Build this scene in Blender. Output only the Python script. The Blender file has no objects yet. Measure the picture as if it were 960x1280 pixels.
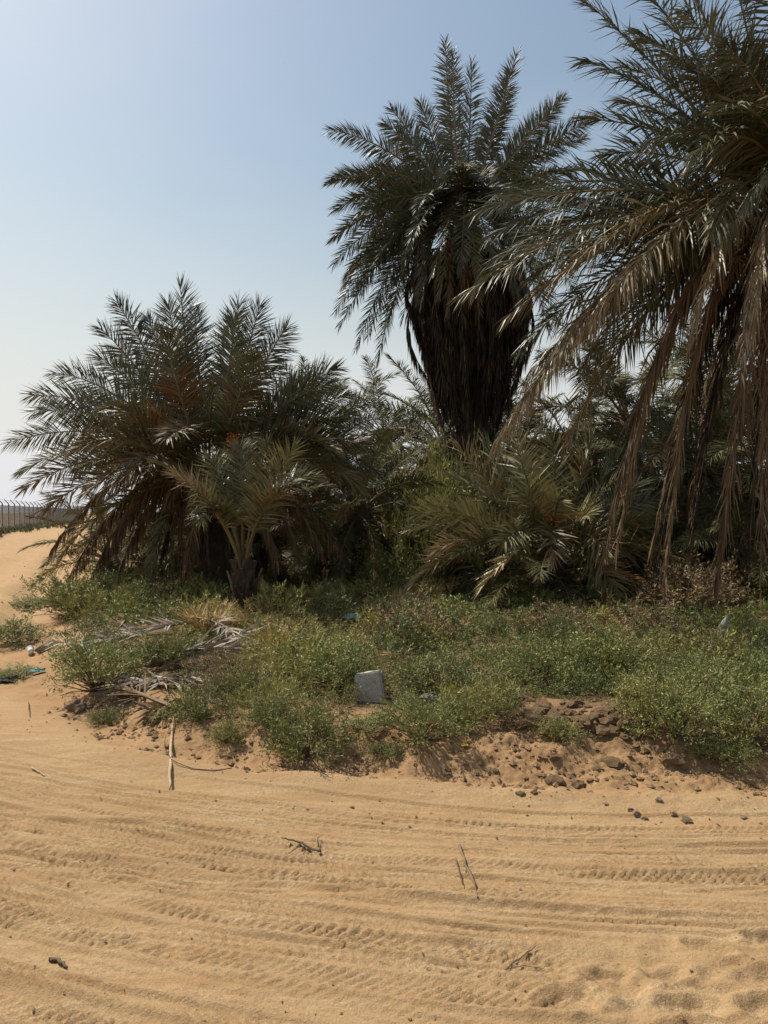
import bpy, math, random
import numpy as np
from mathutils import Vector, Matrix

R = math.radians
scene = bpy.context.scene
COL = scene.collection

# ------------------------------------------------------------------ camera
EYE, FPX = 1.65, 924.0            # eye height, focal length in photo pixels (960 x 1280)
cam = bpy.data.cameras.new("camera")
cam.sensor_fit = 'VERTICAL'
cam.sensor_height = 36.0
cam.lens = 36.0 * FPX / 1280.0
cam.clip_start, cam.clip_end = 0.05, 5000
cam_o = bpy.data.objects.new("camera", cam)
COL.objects.link(cam_o)
cam_o.location = (0, 0, EYE)
cam_o.rotation_euler = (R(90), 0, 0)
scene.camera = cam_o

# ------------------------------------------------------------------ light
SUN_EL, SUN_AZ = 54.0, -52.0      # azimuth from +Y, negative = towards -X
sdir = Vector((math.cos(R(SUN_EL)) * math.sin(R(SUN_AZ)), math.cos(R(SUN_EL)) * math.cos(R(SUN_AZ)), math.sin(R(SUN_EL))))
world = bpy.data.worlds.new("World")
scene.world = world
world.use_nodes = True
wn = world.node_tree
wn.nodes.clear()
sky = wn.nodes.new("ShaderNodeTexSky")
sky.sky_type = 'NISHITA'
sky.sun_disc = False
sky.sun_elevation = R(SUN_EL)
sky.sun_rotation = R(SUN_AZ)
sky.altitude = 0
sky.air_density = 1.85
sky.dust_density = 2.0
sky.ozone_density = 1.0
bg = wn.nodes.new("ShaderNodeBackground")
bg.inputs['Strength'].default_value = 0.079
wo = wn.nodes.new("ShaderNodeOutputWorld")
# dusty air: the whole sky pales to white towards the horizon, alike all round
w_tc = wn.nodes.new("ShaderNodeTexCoord")
w_sp = wn.nodes.new("ShaderNodeSeparateXYZ")
wn.links.new(w_tc.outputs['Generated'], w_sp.inputs[0])
def wmath(op, a, b=None):
    n = wn.nodes.new("ShaderNodeMath"); n.operation = op
    for i, v in enumerate((a, b)):
        if v is None:
            continue
        if isinstance(v, (int, float)):
            n.inputs[i].default_value = v
        else:
            wn.links.new(v, n.inputs[i])
    return n.outputs[0]
w_z = wmath('DIVIDE', wmath('MAXIMUM', w_sp.outputs['Z'], 0.0), 0.25)
w_f = wmath('MULTIPLY', wmath('EXPONENT', wmath('MULTIPLY', wmath('MULTIPLY', w_z, w_z), -1.0)), 0.96)
w_mp = wn.nodes.new("ShaderNodeMapping")
w_mp.inputs['Scale'].default_value = (1.6, 1.6, 5.0)
wn.links.new(w_tc.outputs['Generated'], w_mp.inputs['Vector'])
w_no = wn.nodes.new("ShaderNodeTexNoise")
w_no.inputs['Scale'].default_value = 1.7
w_no.inputs['Detail'].default_value = 5
wn.links.new(w_mp.outputs[0], w_no.inputs['Vector'])
w_f = wmath('ADD', w_f, wmath('MULTIPLY', wmath('SUBTRACT', w_no.outputs['Fac'], 0.45), 0.30))
w_f = wmath('MINIMUM', wmath('MAXIMUM', w_f, 0.0), 0.97)
w_mix = wn.nodes.new("ShaderNodeMix"); w_mix.data_type = 'RGBA'
wn.links.new(w_f, w_mix.inputs[0])
wn.links.new(sky.outputs[0], w_mix.inputs[6])
w_mix.inputs[7].default_value = (8.0, 8.05, 8.25, 1)
wn.links.new(w_mix.outputs[2], bg.inputs['Color'])
wn.links.new(bg.outputs[0], wo.inputs[0])
sun = bpy.data.lights.new("sun", 'SUN')
sun.energy = 5.0
sun.angle = R(0.6)
sun.color = (1.0, 0.93, 0.82)
sun_o = bpy.data.objects.new("sun", sun)
COL.objects.link(sun_o)
sun_o.rotation_euler = sdir.to_track_quat('Z', 'Y').to_euler()
vs = scene.view_settings
vs.view_transform = 'Standard'
vs.look = 'None'
vs.exposure = 0.36
vs.gamma = 1.0
vs.use_curve_mapping = False
scene.cycles.max_bounces = 6
scene.cycles.transparent_max_bounces = 6

# ------------------------------------------------------------------ noise and terrain
def _hash(ix, iy, seed):
    h = (ix.astype(np.int64) * 374761393 + iy.astype(np.int64) * 668265263 + seed * 974634777) & 0xFFFFFFFF
    h = ((h ^ (h >> 13)) * 1274126177) & 0xFFFFFFFF
    return (h ^ (h >> 16)) & 0xFFFFFFFF

def pn(x, y, seed=0):
    """gradient noise, about -1..1"""
    x = np.asarray(x, float); y = np.asarray(y, float)
    xi = np.floor(x); yi = np.floor(y)
    xf = x - xi; yf = y - yi
    u = xf * xf * xf * (xf * (xf * 6 - 15) + 10)
    v = yf * yf * yf * (yf * (yf * 6 - 15) + 10)
    def g(dx, dy):
        a = _hash(xi + dx, yi + dy, seed) / 4294967296.0 * 2 * np.pi
        return np.cos(a) * (xf - dx) + np.sin(a) * (yf - dy)
    n0 = g(0, 0) * (1 - u) + g(1, 0) * u
    n1 = g(0, 1) * (1 - u) + g(1, 1) * u
    return (n0 * (1 - v) + n1 * v) * 1.5

def sst(a, b, x):
    t = np.clip((x - a) / (b - a), 0, 1)
    return t * t * (3 - 2 * t)

PLATEAU = np.array([(200, 20), (40, 9), (12, 5.4), (6, 4.55), (3.4, 4.3), (2.1, 4.25), (1.0, 4.33), (.38, 4.48), (-.25, 4.62), (-.8, 4.6),
                    (-1.5, 4.95), (-2.2, 5.55), (-2.9, 6.3), (-3.7, 7.2), (-4.4, 8.6), (-5.1, 11), (-5.9, 13.5), (-7.5, 17.5),
                    (-11, 26), (-17, 42), (-26, 75), (-30, 220), (200, 220)], float)

def plateau_sd(x, y):
    """distance to the outline of the overgrown bank, positive inside"""
    best = np.full(x.shape, 1e9)
    inside = np.zeros(x.shape, bool)
    n = len(PLATEAU)
    for i in range(n):
        a = PLATEAU[i]; b = PLATEAU[(i + 1) % n]
        e = b - a
        t = np.clip(((x - a[0]) * e[0] + (y - a[1]) * e[1]) / (e @ e), 0, 1)
        d = np.hypot(x - a[0] - t * e[0], y - a[1] - t * e[1])
        best = np.minimum(best, d)
        c = (a[1] > y) != (b[1] > y)
        with np.errstate(divide='ignore', invalid='ignore'):
            xx = (b[0] - a[0]) * (y - a[1]) / (b[1] - a[1]) + a[0]
        inside ^= c & (x < xx)
    return np.where(inside, best, -best)

def gcurve(x):
    xc = np.clip(x, -3.2, 2.2)
    g = -0.2 * xc + 0.05 * xc * xc
    return g + np.where(x < -3.2, -0.52 * (x + 3.2), 0) + np.where(x > 2.2, 0.02 * (x - 2.2), 0)

# tyre tracks: centre line (offset at x = 0, slope, curvature), half width, depth, kind, tread pitch
TRACKS = [(4.10, -.01, .000, .10, .012, 'lug', .042), (3.90, .015, .000, .09, .012, 'rib', .05), (3.74, .00, .000, .135, .014, 'rib', .045), (3.60, -.03, .006, .10, .012, 'lug', .040),
          (3.42, .020, .000, .10, .012, 'rib', .05), (3.30, -.02, .004, .11, .013, 'lug', .044), (3.14, .03, -.004, .09, .010, 'rib', .05), (3.02, .010, -.006, .125, .016, 'rib', .05),
          (2.88, -.030, .004, .11, .014, 'lug', .046), (2.74, .04, .000, .10, .012, 'rib', .05), (2.62, .015, .004, .11, .014, 'lug', .044), (2.50, -.11, .01, .10, .010, 'lug', .048),
          (2.36, -.02, .0, .12, .014, 'rib', .05), (2.20, .02, .004, .10, .013, 'lug', .046), (2.05, -.05, .0, .11, .012, 'rib', .05), (1.90, -.02, .004, .12, .014, 'lug', .05),
          (3.25, .16, .0, .09, .012, 'rib', .05), (2.80, -.20, .01, .10, .012, 'lug', .046), (3.55, .10, -.01, .10, .010, 'lug', .042)]
FOOT = [(0.62, 2.47, .13, .07, .030, .2), (0.80, 2.56, .12, .09, .030, -.2), (0.99, 2.60, .11, .05, .024, .3),
        (1.22, 2.78, .09, .05, .022, -.5), (1.50, 2.83, .12, .05, .026, -.2), (1.02, 2.43, .14, .06, .024, .1),
        (1.36, 2.60, .15, .07, .022, .2), (1.62, 2.66, .12, .06, .026, .1), (1.26, 2.44, .13, .06, .024, .3),
        (1.50, 2.44, .16, .08, .028, .2), (.93, 2.30, .13, .06, .028, .1), (1.74, 2.95, .11, .05, .022, .1)]

def H(x, y, fine=True):
    x = np.atleast_1d(np.asarray(x, float)); y = np.atleast_1d(np.asarray(y, float))
    sd = plateau_sd(x, y)
    v = y - gcurve(x)
    near = sst(14, 6, y) * sst(-1, 1.0, y) * sst(9, 4, np.abs(x))
    z = 0.03 * pn(x * .25, y * .25, 3) + 0.018 * pn(x * .8, y * 1.2, 4)
    # left the bank rises gently, on the right it is a crumbling step
    wid = 0.92 - 0.34 * sst(-1.5, -.2, x) + .2 * pn(x * 1.3, y * .4, 8)
    bank = sst(0, 1, sd / wid)
    bank = bank * (.8 + .25 * sst(0, 7, sd))
    z = z + .19 * bank
    z = z + bank * sst(60, 8, y) * (.035 * pn(x * 1.1, y * 1.1, 11) + .03 * pn(x * 2.7, y * 2.7, 12))
    edge = np.exp(-((sd - .35) / .38) ** 2) * near
    z = z + edge * (.040 * pn(x * 2.6, y * 3.0, 21) + (.5 + .6 * sst(-.6, .6, x)) * (.040 * pn(x * 5.5, y * 6.5, 22) + .020 * np.abs(pn(x * 12, y * 12, 23)) + .014 * np.abs(pn(x * 24, y * 24, 24)) + .008 * pn(x * 37, y * 37, 26)))
    z = z + .10 * sst(.45, .75, sd + .1 * pn(x * 3, y * 3, 25)) * sst(.75, 1.05, x) * sst(2.3, 1.9, x) * sst(1.9, 1.2, sd)
    road = sst(.15, -.12, sd)
    # windrows: long ridges pushed up between the wheel paths
    wob = .04 * pn(x * .6, v * .3, 31) + .02 * pn(x * 2.1, v * .4, 32)
    for c, h, w1, w2 in ((4.42, .075, .17, .12), (3.98, .024, .10, .10), (3.62, .028, .11, .10), (3.18, .026, .10, .09), (2.66, .014, .09, .08), (2.26, .014, .10, .09), (1.8, .02, .1, .1)):
        dv = v + wob - c
        a = .62 + .5 * pn(x * .5, c * 7, 33)
        z = z + near * road * h * a * np.where(dv > 0, np.exp(-(dv / w2) ** 2), np.exp(-(dv / w1) ** 2))
    if fine:
        foot_zone = sst(.25, 1.0, x) * sst(3.05, 2.7, y) * sst(.9, 1.4, y)
        for k, (c, sl, cu, hw, dp, kind, pitch) in enumerate(TRACKS):
            dv = v - (c + sl * x + cu * x * x) + .010 * pn(x * .9, c * 3, 40 + k)
            amp = np.clip(.75 + .7 * pn(x * .45 + c, c * 5, 60 + k), 0.1, 1) * near * road * (1 - .85 * foot_zone)
            q = dv / hw
            box = sst(1.12, .85, np.abs(q))
            dp = dp * 1.95
            z = z - amp * dp * .30 * box + amp * dp * .4 * np.exp(-((np.abs(q) - 1.2) / .16) ** 2)
            br = np.clip(.62 + .75 * pn(x * 3.1, v * 5.0, 120 + k), 0, 1)          # crumbled away in places
            if kind == 'rib':
                z = z - amp * br * box * dp * .70 * sst(.62, .98, np.sin(q * 14 + .4 * pn(x * .9, c, 80 + k)))
                z = z + amp * br * box * dp * .30 * sst(-.2, .8, np.sin((x + 1.3 * dv) / pitch * 2 * np.pi)) * sst(.35, .6, np.abs(q))
            else:
                lug = sst(.1, .75, np.sin((x + np.sign(dv) * .25 * pitch + 1.2 * np.abs(dv)) / pitch * 2 * np.pi + 1.2 * pn(x * 1.7, c, 90 + k)))
                z = z + amp * br * dp * .75 * lug * box * sst(.10, .3, np.abs(q)) - amp * dp * .5 * np.exp(-((np.abs(q) - 1.0) / .10) ** 2)
        for (fx, fy, a, b, dp, rot) in FOOT:
            m = (np.abs(x - fx) < .5) & (np.abs(y - fy) < .5)
            if not m.any():
                continue
            xx = x[m] - fx; yy = y[m] - fy
            c, s = math.cos(rot), math.sin(rot)
            xr = (xx * c + yy * s) / a; yr = (-xx * s + yy * c) / b
            rr = 1.2 * np.sqrt(xr * xr + yr * yr) + .25 * pn(xx * 14 + fx, yy * 14, 7)
            dp = dp * .8
            z[m] += -dp * sst(1.05, .5, rr) + dp * .55 * np.exp(-((rr - 1.35) / .28) ** 2)
        lump = .3 + .7 * sst(-.2, .5, pn(x * .9, v * 1.4, 50))
        z = z + near * road * (.004 * pn(x * 5, v * 6, 51) + .0035 * lump * pn(x * 17, v * 21, 52) + .0022 * lump * pn(x * 40, v * 44, 53))
        z = z + near * foot_zone * (.012 * pn(x * 4.2, y * 6.5, 54) + .008 * pn(x * 11, y * 15, 55) + .004 * pn(x * 25, y * 30, 56))
        # ruts of the track that runs off to the fence
        far = sst(-.1, -.6, sd) * sst(8, 11, y) * sst(60, 30, y)
        z = z + far * (.05 * pn(x * 1.1, y * 1.1, 59) + .035 * pn(x * 2.4, y * 2.4, 48))
        z = z + far * .12 * np.sin(sd * 4.6 + .8 * pn(x * .3, y * .3, 57)) + far * .02 * np.sin(sd * 15 + pn(x * .5, y * .5, 58))
    return z

def Hs(x, y):
    return float(H(np.array([x]), np.array([y]))[0])

def P(px, py, d):
    """point of the place that the photo shows at pixel px, py, at d metres"""
    return np.array([(px - 480) / FPX * d, d, EYE - (py - 640) / FPX * d])

def G(px, py):
    """ground point seen at that pixel"""
    ds = np.concatenate([np.arange(1.6, 12, .02), np.arange(12, 70, .2)])
    zz = EYE - (py - 640) / FPX * ds
    hh = H((px - 480) / FPX * ds, ds)
    i = np.argmax(zz <= hh)
    d = ds[i]
    return np.array([(px - 480) / FPX * d, d, hh[i]])

# ------------------------------------------------------------------ materials
def new_mat(name):
    m = bpy.data.materials.new(name)
    m.use_nodes = True
    nt = m.node_tree
    nt.nodes.clear()
    out = nt.nodes.new("ShaderNodeOutputMaterial")
    return m, nt, out

def N(nt, typ, **kw):
    n = nt.nodes.new(typ)
    for k, v in kw.items():
        setattr(n, k, v)
    return n

def leaf_mat(name, rough=.5, transl=.2, spec=.4, tint=(1, 1, 1), vary=.25):
    """colour from the mesh's own leaf colours, a little changed for each object"""
    m, nt, out = new_mat(name)
    at = N(nt, "ShaderNodeAttribute", attribute_name="leaf_colour")
    oi = N(nt, "ShaderNodeObjectInfo")
    mr = N(nt, "ShaderNodeMapRange")
    mr.inputs['To Min'].default_value = 1 - vary
    mr.inputs['To Max'].default_value = 1 + vary
    nt.links.new(oi.outputs['Random'], mr.inputs['Value'])
    mx = N(nt, "ShaderNodeVectorMath", operation='MULTIPLY')
    mx.inputs[1].default_value = tint
    sc = N(nt, "ShaderNodeVectorMath", operation='SCALE')
    nt.links.new(at.outputs['Color'], mx.inputs[0])
    nt.links.new(mx.outputs[0], sc.inputs[0])
    nt.links.new(mr.outputs[0], sc.inputs['Scale'])
    p = N(nt, "ShaderNodeBsdfPrincipled")
    p.inputs['Roughness'].default_value = rough
    p.inputs['Specular IOR Level'].default_value = spec
    nt.links.new(sc.outputs[0], p.inputs['Base Color'])
    t = N(nt, "ShaderNodeBsdfTranslucent")
    nt.links.new(sc.outputs[0], t.inputs['Color'])
    mix = N(nt, "ShaderNodeMixShader")
    mix.inputs[0].default_value = transl
    nt.links.new(p.outputs[0], mix.inputs[1])
    nt.links.new(t.outputs[0], mix.inputs[2])
    nt.links.new(mix.outputs[0], out.inputs[0])
    return m

def noisy_mat(name, c1, c2, scale=8, rough=.85, bump=.3, bscale=40, stretch=(1, 1, 1), spec=.2, detail=6):
    m, nt, out = new_mat(name)
    tc = N(nt, "ShaderNodeTexCoord")
    mp = N(nt, "ShaderNodeMapping")
    mp.inputs['Scale'].default_value = stretch
    nt.links.new(tc.outputs['Object'], mp.inputs['Vector'])
    n1 = N(nt, "ShaderNodeTexNoise")
    n1.inputs['Scale'].default_value = scale
    n1.inputs['Detail'].default_value = detail
    n1.inputs['Roughness'].default_value = .65
    nt.links.new(mp.outputs[0], n1.inputs['Vector'])
    cr = N(nt, "ShaderNodeValToRGB")
    cr.color_ramp.elements[0].position = .3
    cr.color_ramp.elements[1].position = .7
    cr.color_ramp.elements[0].color = (*c1, 1)
    cr.color_ramp.elements[1].color = (*c2, 1)
    nt.links.new(n1.outputs['Fac'], cr.inputs['Fac'])
    p = N(nt, "ShaderNodeBsdfPrincipled")
    p.inputs['Roughness'].default_value = rough
    p.inputs['Specular IOR Level'].default_value = spec
    nt.links.new(cr.outputs[0], p.inputs['Base Color'])
    n2 = N(nt, "ShaderNodeTexNoise")
    n2.inputs['Scale'].default_value = bscale
    n2.inputs['Detail'].default_value = 5
    nt.links.new(mp.outputs[0], n2.inputs['Vector'])
    b = N(nt, "ShaderNodeBump")
    b.inputs['Strength'].default_value = bump
    b.inputs['Distance'].default_value = .02
    nt.links.new(n2.outputs['Fac'], b.inputs['Height'])
    nt.links.new(b.outputs[0], p.inputs['Normal'])
    nt.links.new(p.outputs[0], out.inputs[0])
    return m

def sand_mat():
    m, nt, out = new_mat("sand")
    L = nt.links.new
    tc = N(nt, "ShaderNodeTexCoord")
    def noise(scale, detail=5, rough=.6, stretch=None):
        n = N(nt, "ShaderNodeTexNoise")
        n.inputs['Scale'].default_value = scale
        n.inputs['Detail'].default_value = detail
        n.inputs['Roughness'].default_value = rough
        if stretch:
            mp = N(nt, "ShaderNodeMapping")
            mp.inputs['Scale'].default_value = stretch
            mp.inputs['Rotation'].default_value = (0, 0, R(9))
            L(tc.outputs['Object'], mp.inputs['Vector'])
            L(mp.outputs[0], n.inputs['Vector'])
        else:
            L(tc.outputs['Object'], n.inputs['Vector'])
        return n.outputs['Fac']
    def ramp(src, p0, p1, c0=(0, 0, 0), c1=(1, 1, 1)):
        r = N(nt, "ShaderNodeValToRGB")
        r.color_ramp.elements[0].position = p0
        r.color_ramp.elements[1].position = p1
        r.color_ramp.elements[0].color = (*c0, 1)
        r.color_ramp.elements[1].color = (*c1, 1)
        L(src, r.inputs['Fac'])
        return r.outputs[0]
    def mix(fac, a, b, typ='MIX'):
        x = N(nt, "ShaderNodeMix", data_type='RGBA', blend_type=typ)
        if isinstance(fac, float):
            x.inputs['Factor'].default_value = fac
        else:
            L(fac, x.inputs['Factor'])
        for s, k in ((a, 'A'), (b, 'B')):
            if isinstance(s, tuple):
                next(i for i in x.inputs if i.name == k and i.type == 'RGBA').default_value = (*s, 1)
            else:
                L(s, next(i for i in x.inputs if i.name == k and i.type == 'RGBA'))
        return next(o for o in x.outputs if o.type == 'RGBA')
    base = mix(ramp(noise(1.3, 6), .38, .66), (.355, .240, .126), (.415, .296, .166))
    base = mix(ramp(noise(2.0, 4, .6, (.5, 4.5, 1)), .40, .66), base, (.335, .208, .100))
    base = mix(ramp(noise(3.0, 6, .7, (.6, 7, 1)), .5, .8), base, (.49, .375, .23))
    base = mix(ramp(noise(70, 4, .7), .36, .6), (.315, .20, .10), base)
    base = mix(ramp(noise(240, 2, .6), .60, .70), base, (.235, .150, .080))
    at = N(nt, "ShaderNodeAttribute", attribute_name="soil")
    sep = N(nt, "ShaderNodeSeparateColor")
    L(at.outputs['Color'], sep.inputs[0])
    berm = mix(ramp(noise(9, 6, .7), .35, .65), (.27, .160, .078), (.345, .218, .112))
    base = mix(sep.outputs[0], base, berm)
    soil = mix(ramp(noise(14, 6, .75), .35, .62), (.075, .050, .028), (.19, .125, .065))
    base = mix(sep.outputs[1], base, soil)
    p = N(nt, "ShaderNodeBsdfPrincipled")
    p.inputs['Roughness'].default_value = .95
    p.inputs['Specular IOR Level'].default_value = .1
    L(base, p.inputs['Base Color'])
    b1 = N(nt, "ShaderNodeBump")
    b1.inputs['Strength'].default_value = .8
    b1.inputs['Distance'].default_value = .012
    L(noise(95, 4, .7), b1.inputs['Height'])
    b2 = N(nt, "ShaderNodeBump")
    b2.inputs['Strength'].default_value = .5
    b2.inputs['Distance'].default_value = .0025
    L(noise(420, 2, .7), b2.inputs['Height'])
    L(b1.outputs[0], b2.inputs['Normal'])
    L(b2.outputs[0], p.inputs['Normal'])
    L(p.outputs[0], out.inputs[0])
    return m

M_SAND = sand_mat()
M_LEAF = leaf_mat("palm_leaflet", .46, .09, .33)
M_LEAF_DULL = leaf_mat("dull_palm_leaflet", .6, .08, .10, (1.12, 1.05, .80))  # warm tint and low gloss against grey-blue glints on pooled fronds
M_DRYLEAF = leaf_mat("dry_palm_leaflet", .62, .06, .16)
M_SHRUB = leaf_mat("shrub_leaf", .6, .14, .3, vary=.12)
M_RACHIS = noisy_mat("frond_stalk", (.085, .065, .032), (.20, .145, .07), 5, .6, .1)
M_DRYRACHIS = noisy_mat("dry_frond_stalk", (.10, .065, .036), (.21, .145, .083), 6, .8, .2)
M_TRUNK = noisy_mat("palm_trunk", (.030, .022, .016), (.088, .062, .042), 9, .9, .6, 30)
M_STEM = noisy_mat("shrub_stem", (.10, .07, .04), (.20, .15, .09), 20, .85, .2)
M_CLOD = noisy_mat("earth_clod", (.20, .122, .064), (.34, .222, .120), 60, .95, .9, 160)
M_STONE = noisy_mat("brown_stone", (.15, .10, .065), (.29, .20, .13), 45, .9, .5, 50)
M_CONC = noisy_mat("concrete", (.36, .325, .275), (.62, .57, .49), 30, .9, 1.0, 90)
M_WOODGREY = noisy_mat("bleached_stalk", (.26, .185, .11), (.46, .36, .24), 7, .8, .3, 40, (3, 3, .6))
M_TWIG = noisy_mat("twig_bark", (.06, .045, .03), (.14, .10, .06), 30, .9, .3)
M_POST = noisy_mat("galvanised_post", (.13, .13, .13), (.22, .22, .22), 5, .5, .05)
M_PLASTICW = noisy_mat("white_plastic", (.66, .65, .62), (.80, .79, .77), 12, .45, .2)
M_PLASTICB = noisy_mat("blue_plastic", (.13, .18, .20), (.30, .37, .40), 9, .45, .3)
M_PLASTICT = noisy_mat("teal_plastic", (.02, .15, .17), (.06, .26, .28), 9, .45, .3)
M_PLASTICY = noisy_mat("yellow_plastic", (.70, .44, .02), (.82, .56, .05), 12, .45, .2)
M_PLASTICK = noisy_mat("black_rubber", (.012, .012, .013), (.03, .03, .03), 12, .5, .2)
M_FRUIT = noisy_mat("date_fruit", (.42, .12, .015), (.60, .22, .03), 30, .5, .1)
M_CLOTH = noisy_mat("dirty_grey_cloth", (.15, .135, .115), (.33, .30, .26), 22, .9, .9)

# ------------------------------------------------------------------ mesh helpers
def mesh_np(name, V, F, mats, col=None, midx=None, smooth=False, attr="leaf_colour"):
    """V (n,3), F (m,3) or (m,4)"""
    me = bpy.data.meshes.new(name)
    V = np.ascontiguousarray(V, np.float32); F = np.ascontiguousarray(F, np.int32)
    me.vertices.add(len(V)); me.vertices.foreach_set("co", V.ravel())
    k = F.shape[1]
    me.loops.add(F.size); me.loops.foreach_set("vertex_index", F.ravel())
    me.polygons.add(len(F))
    me.polygons.foreach_set("loop_start", np.arange(0, F.size, k, dtype=np.int32))
    me.polygons.foreach_set("loop_total", np.full(len(F), k, np.int32))
    if midx is not None:
        me.polygons.foreach_set("material_index", np.ascontiguousarray(midx, np.int32))
    me.polygons.foreach_set("use_smooth", np.full(len(F), smooth))
    if col is not None:
        a = me.color_attributes.new(attr, 'FLOAT_COLOR', 'POINT')
        c = np.ones((len(V), 4), np.float32); c[:, :3] = col
        a.data.foreach_set("color", c.ravel())
    for m in (mats if isinstance(mats, (list, tuple)) else [mats]):
        me.materials.append(m)
    me.update(calc_edges=True)
    return me

def link(name, me, parent=None, loc=None, rot=None, scale=None):
    o = bpy.data.objects.new(name, me)
    COL.objects.link(o)
    if parent is not None:
        o.parent = parent
    if loc is not None:
        o.location = [float(c) for c in loc]
    if rot is not None:
        o.rotation_euler = rot
    if scale is not None:
        o.scale = scale if hasattr(scale, '__len__') else (scale,) * 3
    return o

def thing(name, label, cat, loc=(0, 0, 0), rotz=0, group=None):
    o = link(name, None, None, loc, (0, 0, rotz))
    tag(o, label, cat, group)
    return o

def tag(o, label, cat, group=None, kind=None):
    o["label"] = label; o["category"] = cat
    if group:
        o["group"] = group
    if kind:
        o["kind"] = kind
    return o

def nrm(a):
    return a / np.maximum(np.linalg.norm(a, axis=-1, keepdims=True), 1e-9)

def tube(pts, rad, sides=5):
    """open tube with pointed-off ends along pts -> V, F(tri)"""
    pts = np.asarray(pts, float); n = len(pts)
    rad = np.broadcast_to(np.asarray(rad, float), (n,))
    T = nrm(np.gradient(pts, axis=0))
    ref = np.array([.31, .17, .93]) if abs(T[0, 2]) < .9 else np.array([.95, .2, .1])
    A = nrm(np.cross(T, ref)); B = np.cross(T, A)
    ang = np.arange(sides) / sides * 2 * np.pi
    V = pts[:, None] + rad[:, None, None] * (A[:, None] * np.cos(ang)[None, :, None] + B[:, None] * np.sin(ang)[None, :, None])
    V = V.reshape(-1, 3)
    F = []
    for i in range(n - 1):
        for j in range(sides):
            a = i * sides + j; b = i * sides + (j + 1) % sides
            F += [(a, b, b + sides), (a, b + sides, a + sides)]
    e = len(V)
    V = np.vstack([V, pts[0], pts[-1]])
    for j in range(sides):
        F.append((e, (j + 1) % sides, j))
        F.append((e + 1, (n - 1) * sides + j, (n - 1) * sides + (j + 1) % sides))
    return V, np.array(F)

def join(parts):
    Vs, Fs, o = [], [], 0
    for V, F in parts:
        Vs.append(V); Fs.append(F + o); o += len(V)
    return np.vstack(Vs), np.vstack(Fs)

# ------------------------------------------------------------------ ground
def axis(lo, hi, a, b, step, grow_lo, grow_hi):
    core = list(np.arange(a, b, step))
    s, v, out = step, core[-1], []
    while v < hi:
        s *= grow_hi; v += s; out.append(v)
    s, v, pre = step, core[0], []
    while v > lo:
        s *= grow_lo; v -= s; pre.append(v)
    return np.array(pre[::-1] + core + out)

def build_ground():
    xs = axis(-1500, 1500, -3.0, 3.0, .0122, 1.05, 1.045)
    ys = axis(-200, 2600, 2.1, 5.5, .0098, 1.12, 1.038)
    X, Y = np.meshgrid(xs, ys)
    x, y = X.ravel(), Y.ravel()
    z = H(x, y)
    nx, ny = len(xs), len(ys)
    i = np.arange(nx * (ny - 1)).reshape(ny - 1, nx)[:, :-1].ravel()
    F = np.stack([i, i + 1, i + 1 + nx, i + nx], 1)
    sd = plateau_sd(x, y)
    wv = .12 * pn(x * 2.2, y * 2.2, 71)
    col = np.zeros((len(x), 3))
    col[:, 0] = sst(-.25, .12, sd + wv) * sst(40, 15, y)
    inner = np.maximum(sst(.55, 1.3, sd + wv * 3) * (.55 + .45 * sst(-.25, .25, pn(x * 1.6, y * 1.6, 72))), sst(1.0, 2.0, sd) * sst(9.5, 11, y))  # litter soil, filled in solid under the grove to deepen its shade
    # dark trodden soil of the crumbled patch on the bank
    patch = np.exp(-(((x - 1.75) / .75) ** 2 + ((y - 5.05) / .3) ** 2))
    col[:, 1] = np.clip(np.maximum(inner, .8 * patch), 0, 1) * sst(120, 60, y)
    me = mesh_np("ground", np.stack([x, y, z], 1), F, M_SAND, col, smooth=True, attr="soil")
    o = link("ground", me)
    o["kind"] = "structure"
    o["label"] = "sandy track with tyre ruts below a low overgrown bank"
build_ground()

# ------------------------------------------------------------------ fronds
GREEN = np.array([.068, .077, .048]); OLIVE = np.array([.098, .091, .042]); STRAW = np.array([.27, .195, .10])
BROWN = np.array([.110, .068, .040]); SHADEB = np.array([.021, .016, .013]); RUST = np.array([.22, .085, .02]); GREYDRY = np.array([.27, .23, .185])  # the near-black brown carries the shade inside skirt and crowns

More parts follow.
